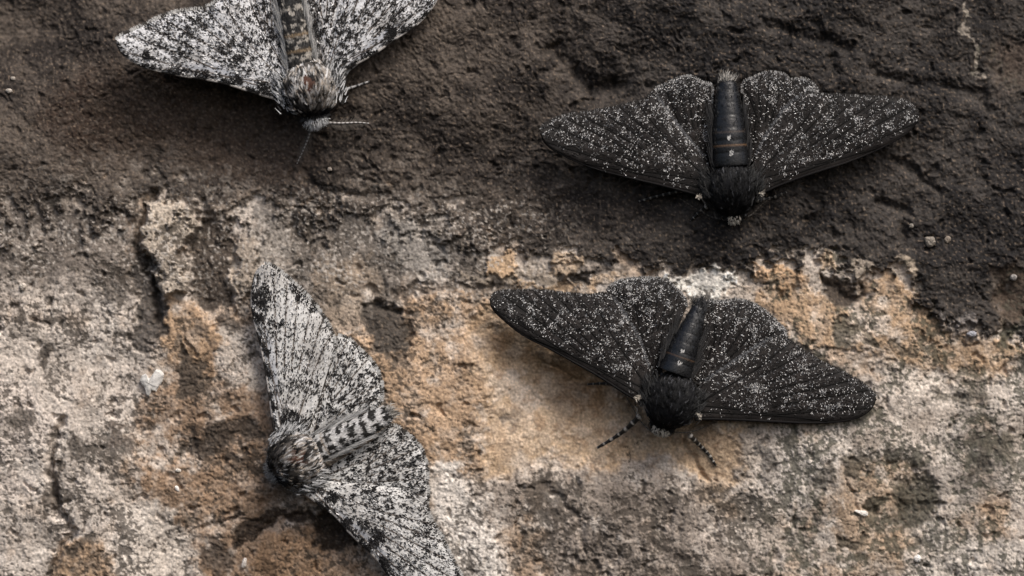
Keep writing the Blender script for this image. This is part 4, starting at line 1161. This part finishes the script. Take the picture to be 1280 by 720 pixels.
MOTHS['D']['blots'] = [(327,372,11),(323,398,7),(334,440,5),(336,470,5),(340,508,6),(367,359,5),(377,371,6),(392,388,4),(419,424,6),(432,440,8),(447,441,5),(362,524,9),(378,530,7),(470,672,9),(455,684,6),(478,702,7),(414,620,7),(432,650,6)]
MOTHS['A']['blots'] = [(332,112,7),(425,80,6),(488,42,6),(300,103,4),(186,72,5)]

build_moth('A', 'pale speckled moth cut by the top edge, resting on the dark crust', 1)
build_moth('B', 'black moth with a glossy slate abdomen resting on the dark crust', 2)
build_moth('C', 'black moth with cream brow, resting on the pale tan stone', 3)
build_moth('D', 'pale speckled moth cut by the bottom edge, resting on the tan stone', 4)

# ----------------------------------------------------------------- loose flakes and grains on the stone
def chip(name, px, py, rx, ry, rot, thick, col, label, cat, seed, rough_=0.25):
    r = np.random.default_rng(seed)
    na, nr = 18, 5
    a = np.linspace(0, 2 * np.pi, na, endpoint=False)
    rad = 1 + rough_ * r.normal(0, 0.6, na); rad = 0.6 * rad + 0.2 * np.roll(rad, 1) + 0.2 * np.roll(rad, -1)
    c, s_ = math.cos(math.radians(rot)), math.sin(math.radians(rot))
    base = float(rock_h(np.array([px]), np.array([py]))[0])
    V_, = [[]]
    prof = [(1.0, -0.06), (1.0, 0.35 * thick), (0.86, 0.8 * thick), (0.5, thick), (0.04, thick * 1.02)]
    for q, z in prof:
        x = rad * q * rx * np.cos(a); y = rad * q * ry * np.sin(a)
        V_.append(W(px + x * c - y * s_, py + x * s_ + y * c, base + z + (0.05 * thick * r.normal(0, 1, na) if z > 0 else 0)))
    V_ = np.vstack(V_)
    i = np.arange(na * nr).reshape(nr, na); j = np.roll(i, -1, 1)
    F_ = np.stack([i[:-1], j[:-1], j[1:], i[1:]], -1).reshape(-1, 4)
    cc_ = np.asarray(col)[None] * (1 + r.normal(0, 0.10, (len(V_), 1)))
    o = new_mesh(name, V_ - W(px, py, base), F_, np.clip(cc_, 0, 0.85), M_chip, None, smooth=False)
    o.location = W(px, py, base)
    tag(o, label, cat, 'loose flakes and grains on the stone')


chip('mineral_flake', 184, 480, 10, 15, 20, 0.07, alb(188,185,180), 'largest white flake on the stone, left of the lower pale moth', 'flake', 21, 0.75)
chip('stone_grain', 26, 358, 4.5, 4.5, 0, 0.07, alb(185,176,164), 'round cream grain on the pale stone by the left edge', 'grain', 2, 0.1)
chip('stone_grain', 7, 112, 4.0, 3.4, 10, 0.05, alb(170,162,152), 'pale grain on the dark crust by the left edge, lower of two', 'grain', 3, 0.2)
chip('stone_grain', 11, 96, 3.0, 2.6, 0, 0.04, alb(160,152,142), 'pale grain on the dark crust by the left edge, upper of two', 'grain', 4, 0.2)
chip('stone_grain', 1165, 302, 7.5, 7, 40, 0.07, alb(122,114,104), 'square buff grain in the dark crust at the right', 'grain', 5, 0.2)
chip('stone_grain', 1187, 299, 4, 4.5, 0, 0.05, alb(124,113,101), 'small buff grain just right of the square buff grain', 'grain', 6, 0.2)
chip('stone_grain', 1142, 282, 3, 3.4, 0, 0.04, alb(128,121,111), 'small pale grain above and left of the square buff grain', 'grain', 7, 0.2)
chip('stone_grain', 1271, 347, 4.5, 4.5, 0, 0.06, alb(140,135,130), 'round whitish grain in the crust by the right edge', 'grain', 8, 0.1)
chip('mineral_flake', 219, 612, 4.5, 2.2, 60, 0.04, alb(215,210,204), 'small white sliver on the tan stone, lower of two slivers', 'flake', 9, 0.2)
chip('mineral_flake', 221, 589, 4, 2.4, 15, 0.04, alb(205,198,188), 'small white sliver on the tan stone, upper of two slivers', 'flake', 10, 0.2)
chip('mineral_flake', 303, 706, 3, 7, 15, 0.04, alb(196,188,180), 'thin white flake near the bottom edge, below the brown stain', 'flake', 11, 0.3)
chip('mineral_flake', 1078, 642, 8, 3.4, 15, 0.05, alb(210,204,196), 'white flake beside the dark pit at the lower right', 'flake', 12, 0.4)
chip('stone_grain', 1150, 700, 5, 4.5, 0, 0.06, alb(214,210,204), 'white grain near the bottom edge, below the dark pit', 'grain', 13, 0.2)
chip('stone_grain', 411, 211, 3, 2.6, 30, 0.03, alb(140,130,120), 'pale glinting grain on the crust below the upper pale moth', 'grain', 14, 0.3)
chip('stone_grain', 1218, 418, 6, 4, 0, 0.05, alb(150,150,156), 'grey grain on the tan stone under the crust at the right', 'grain', 15, 0.2)
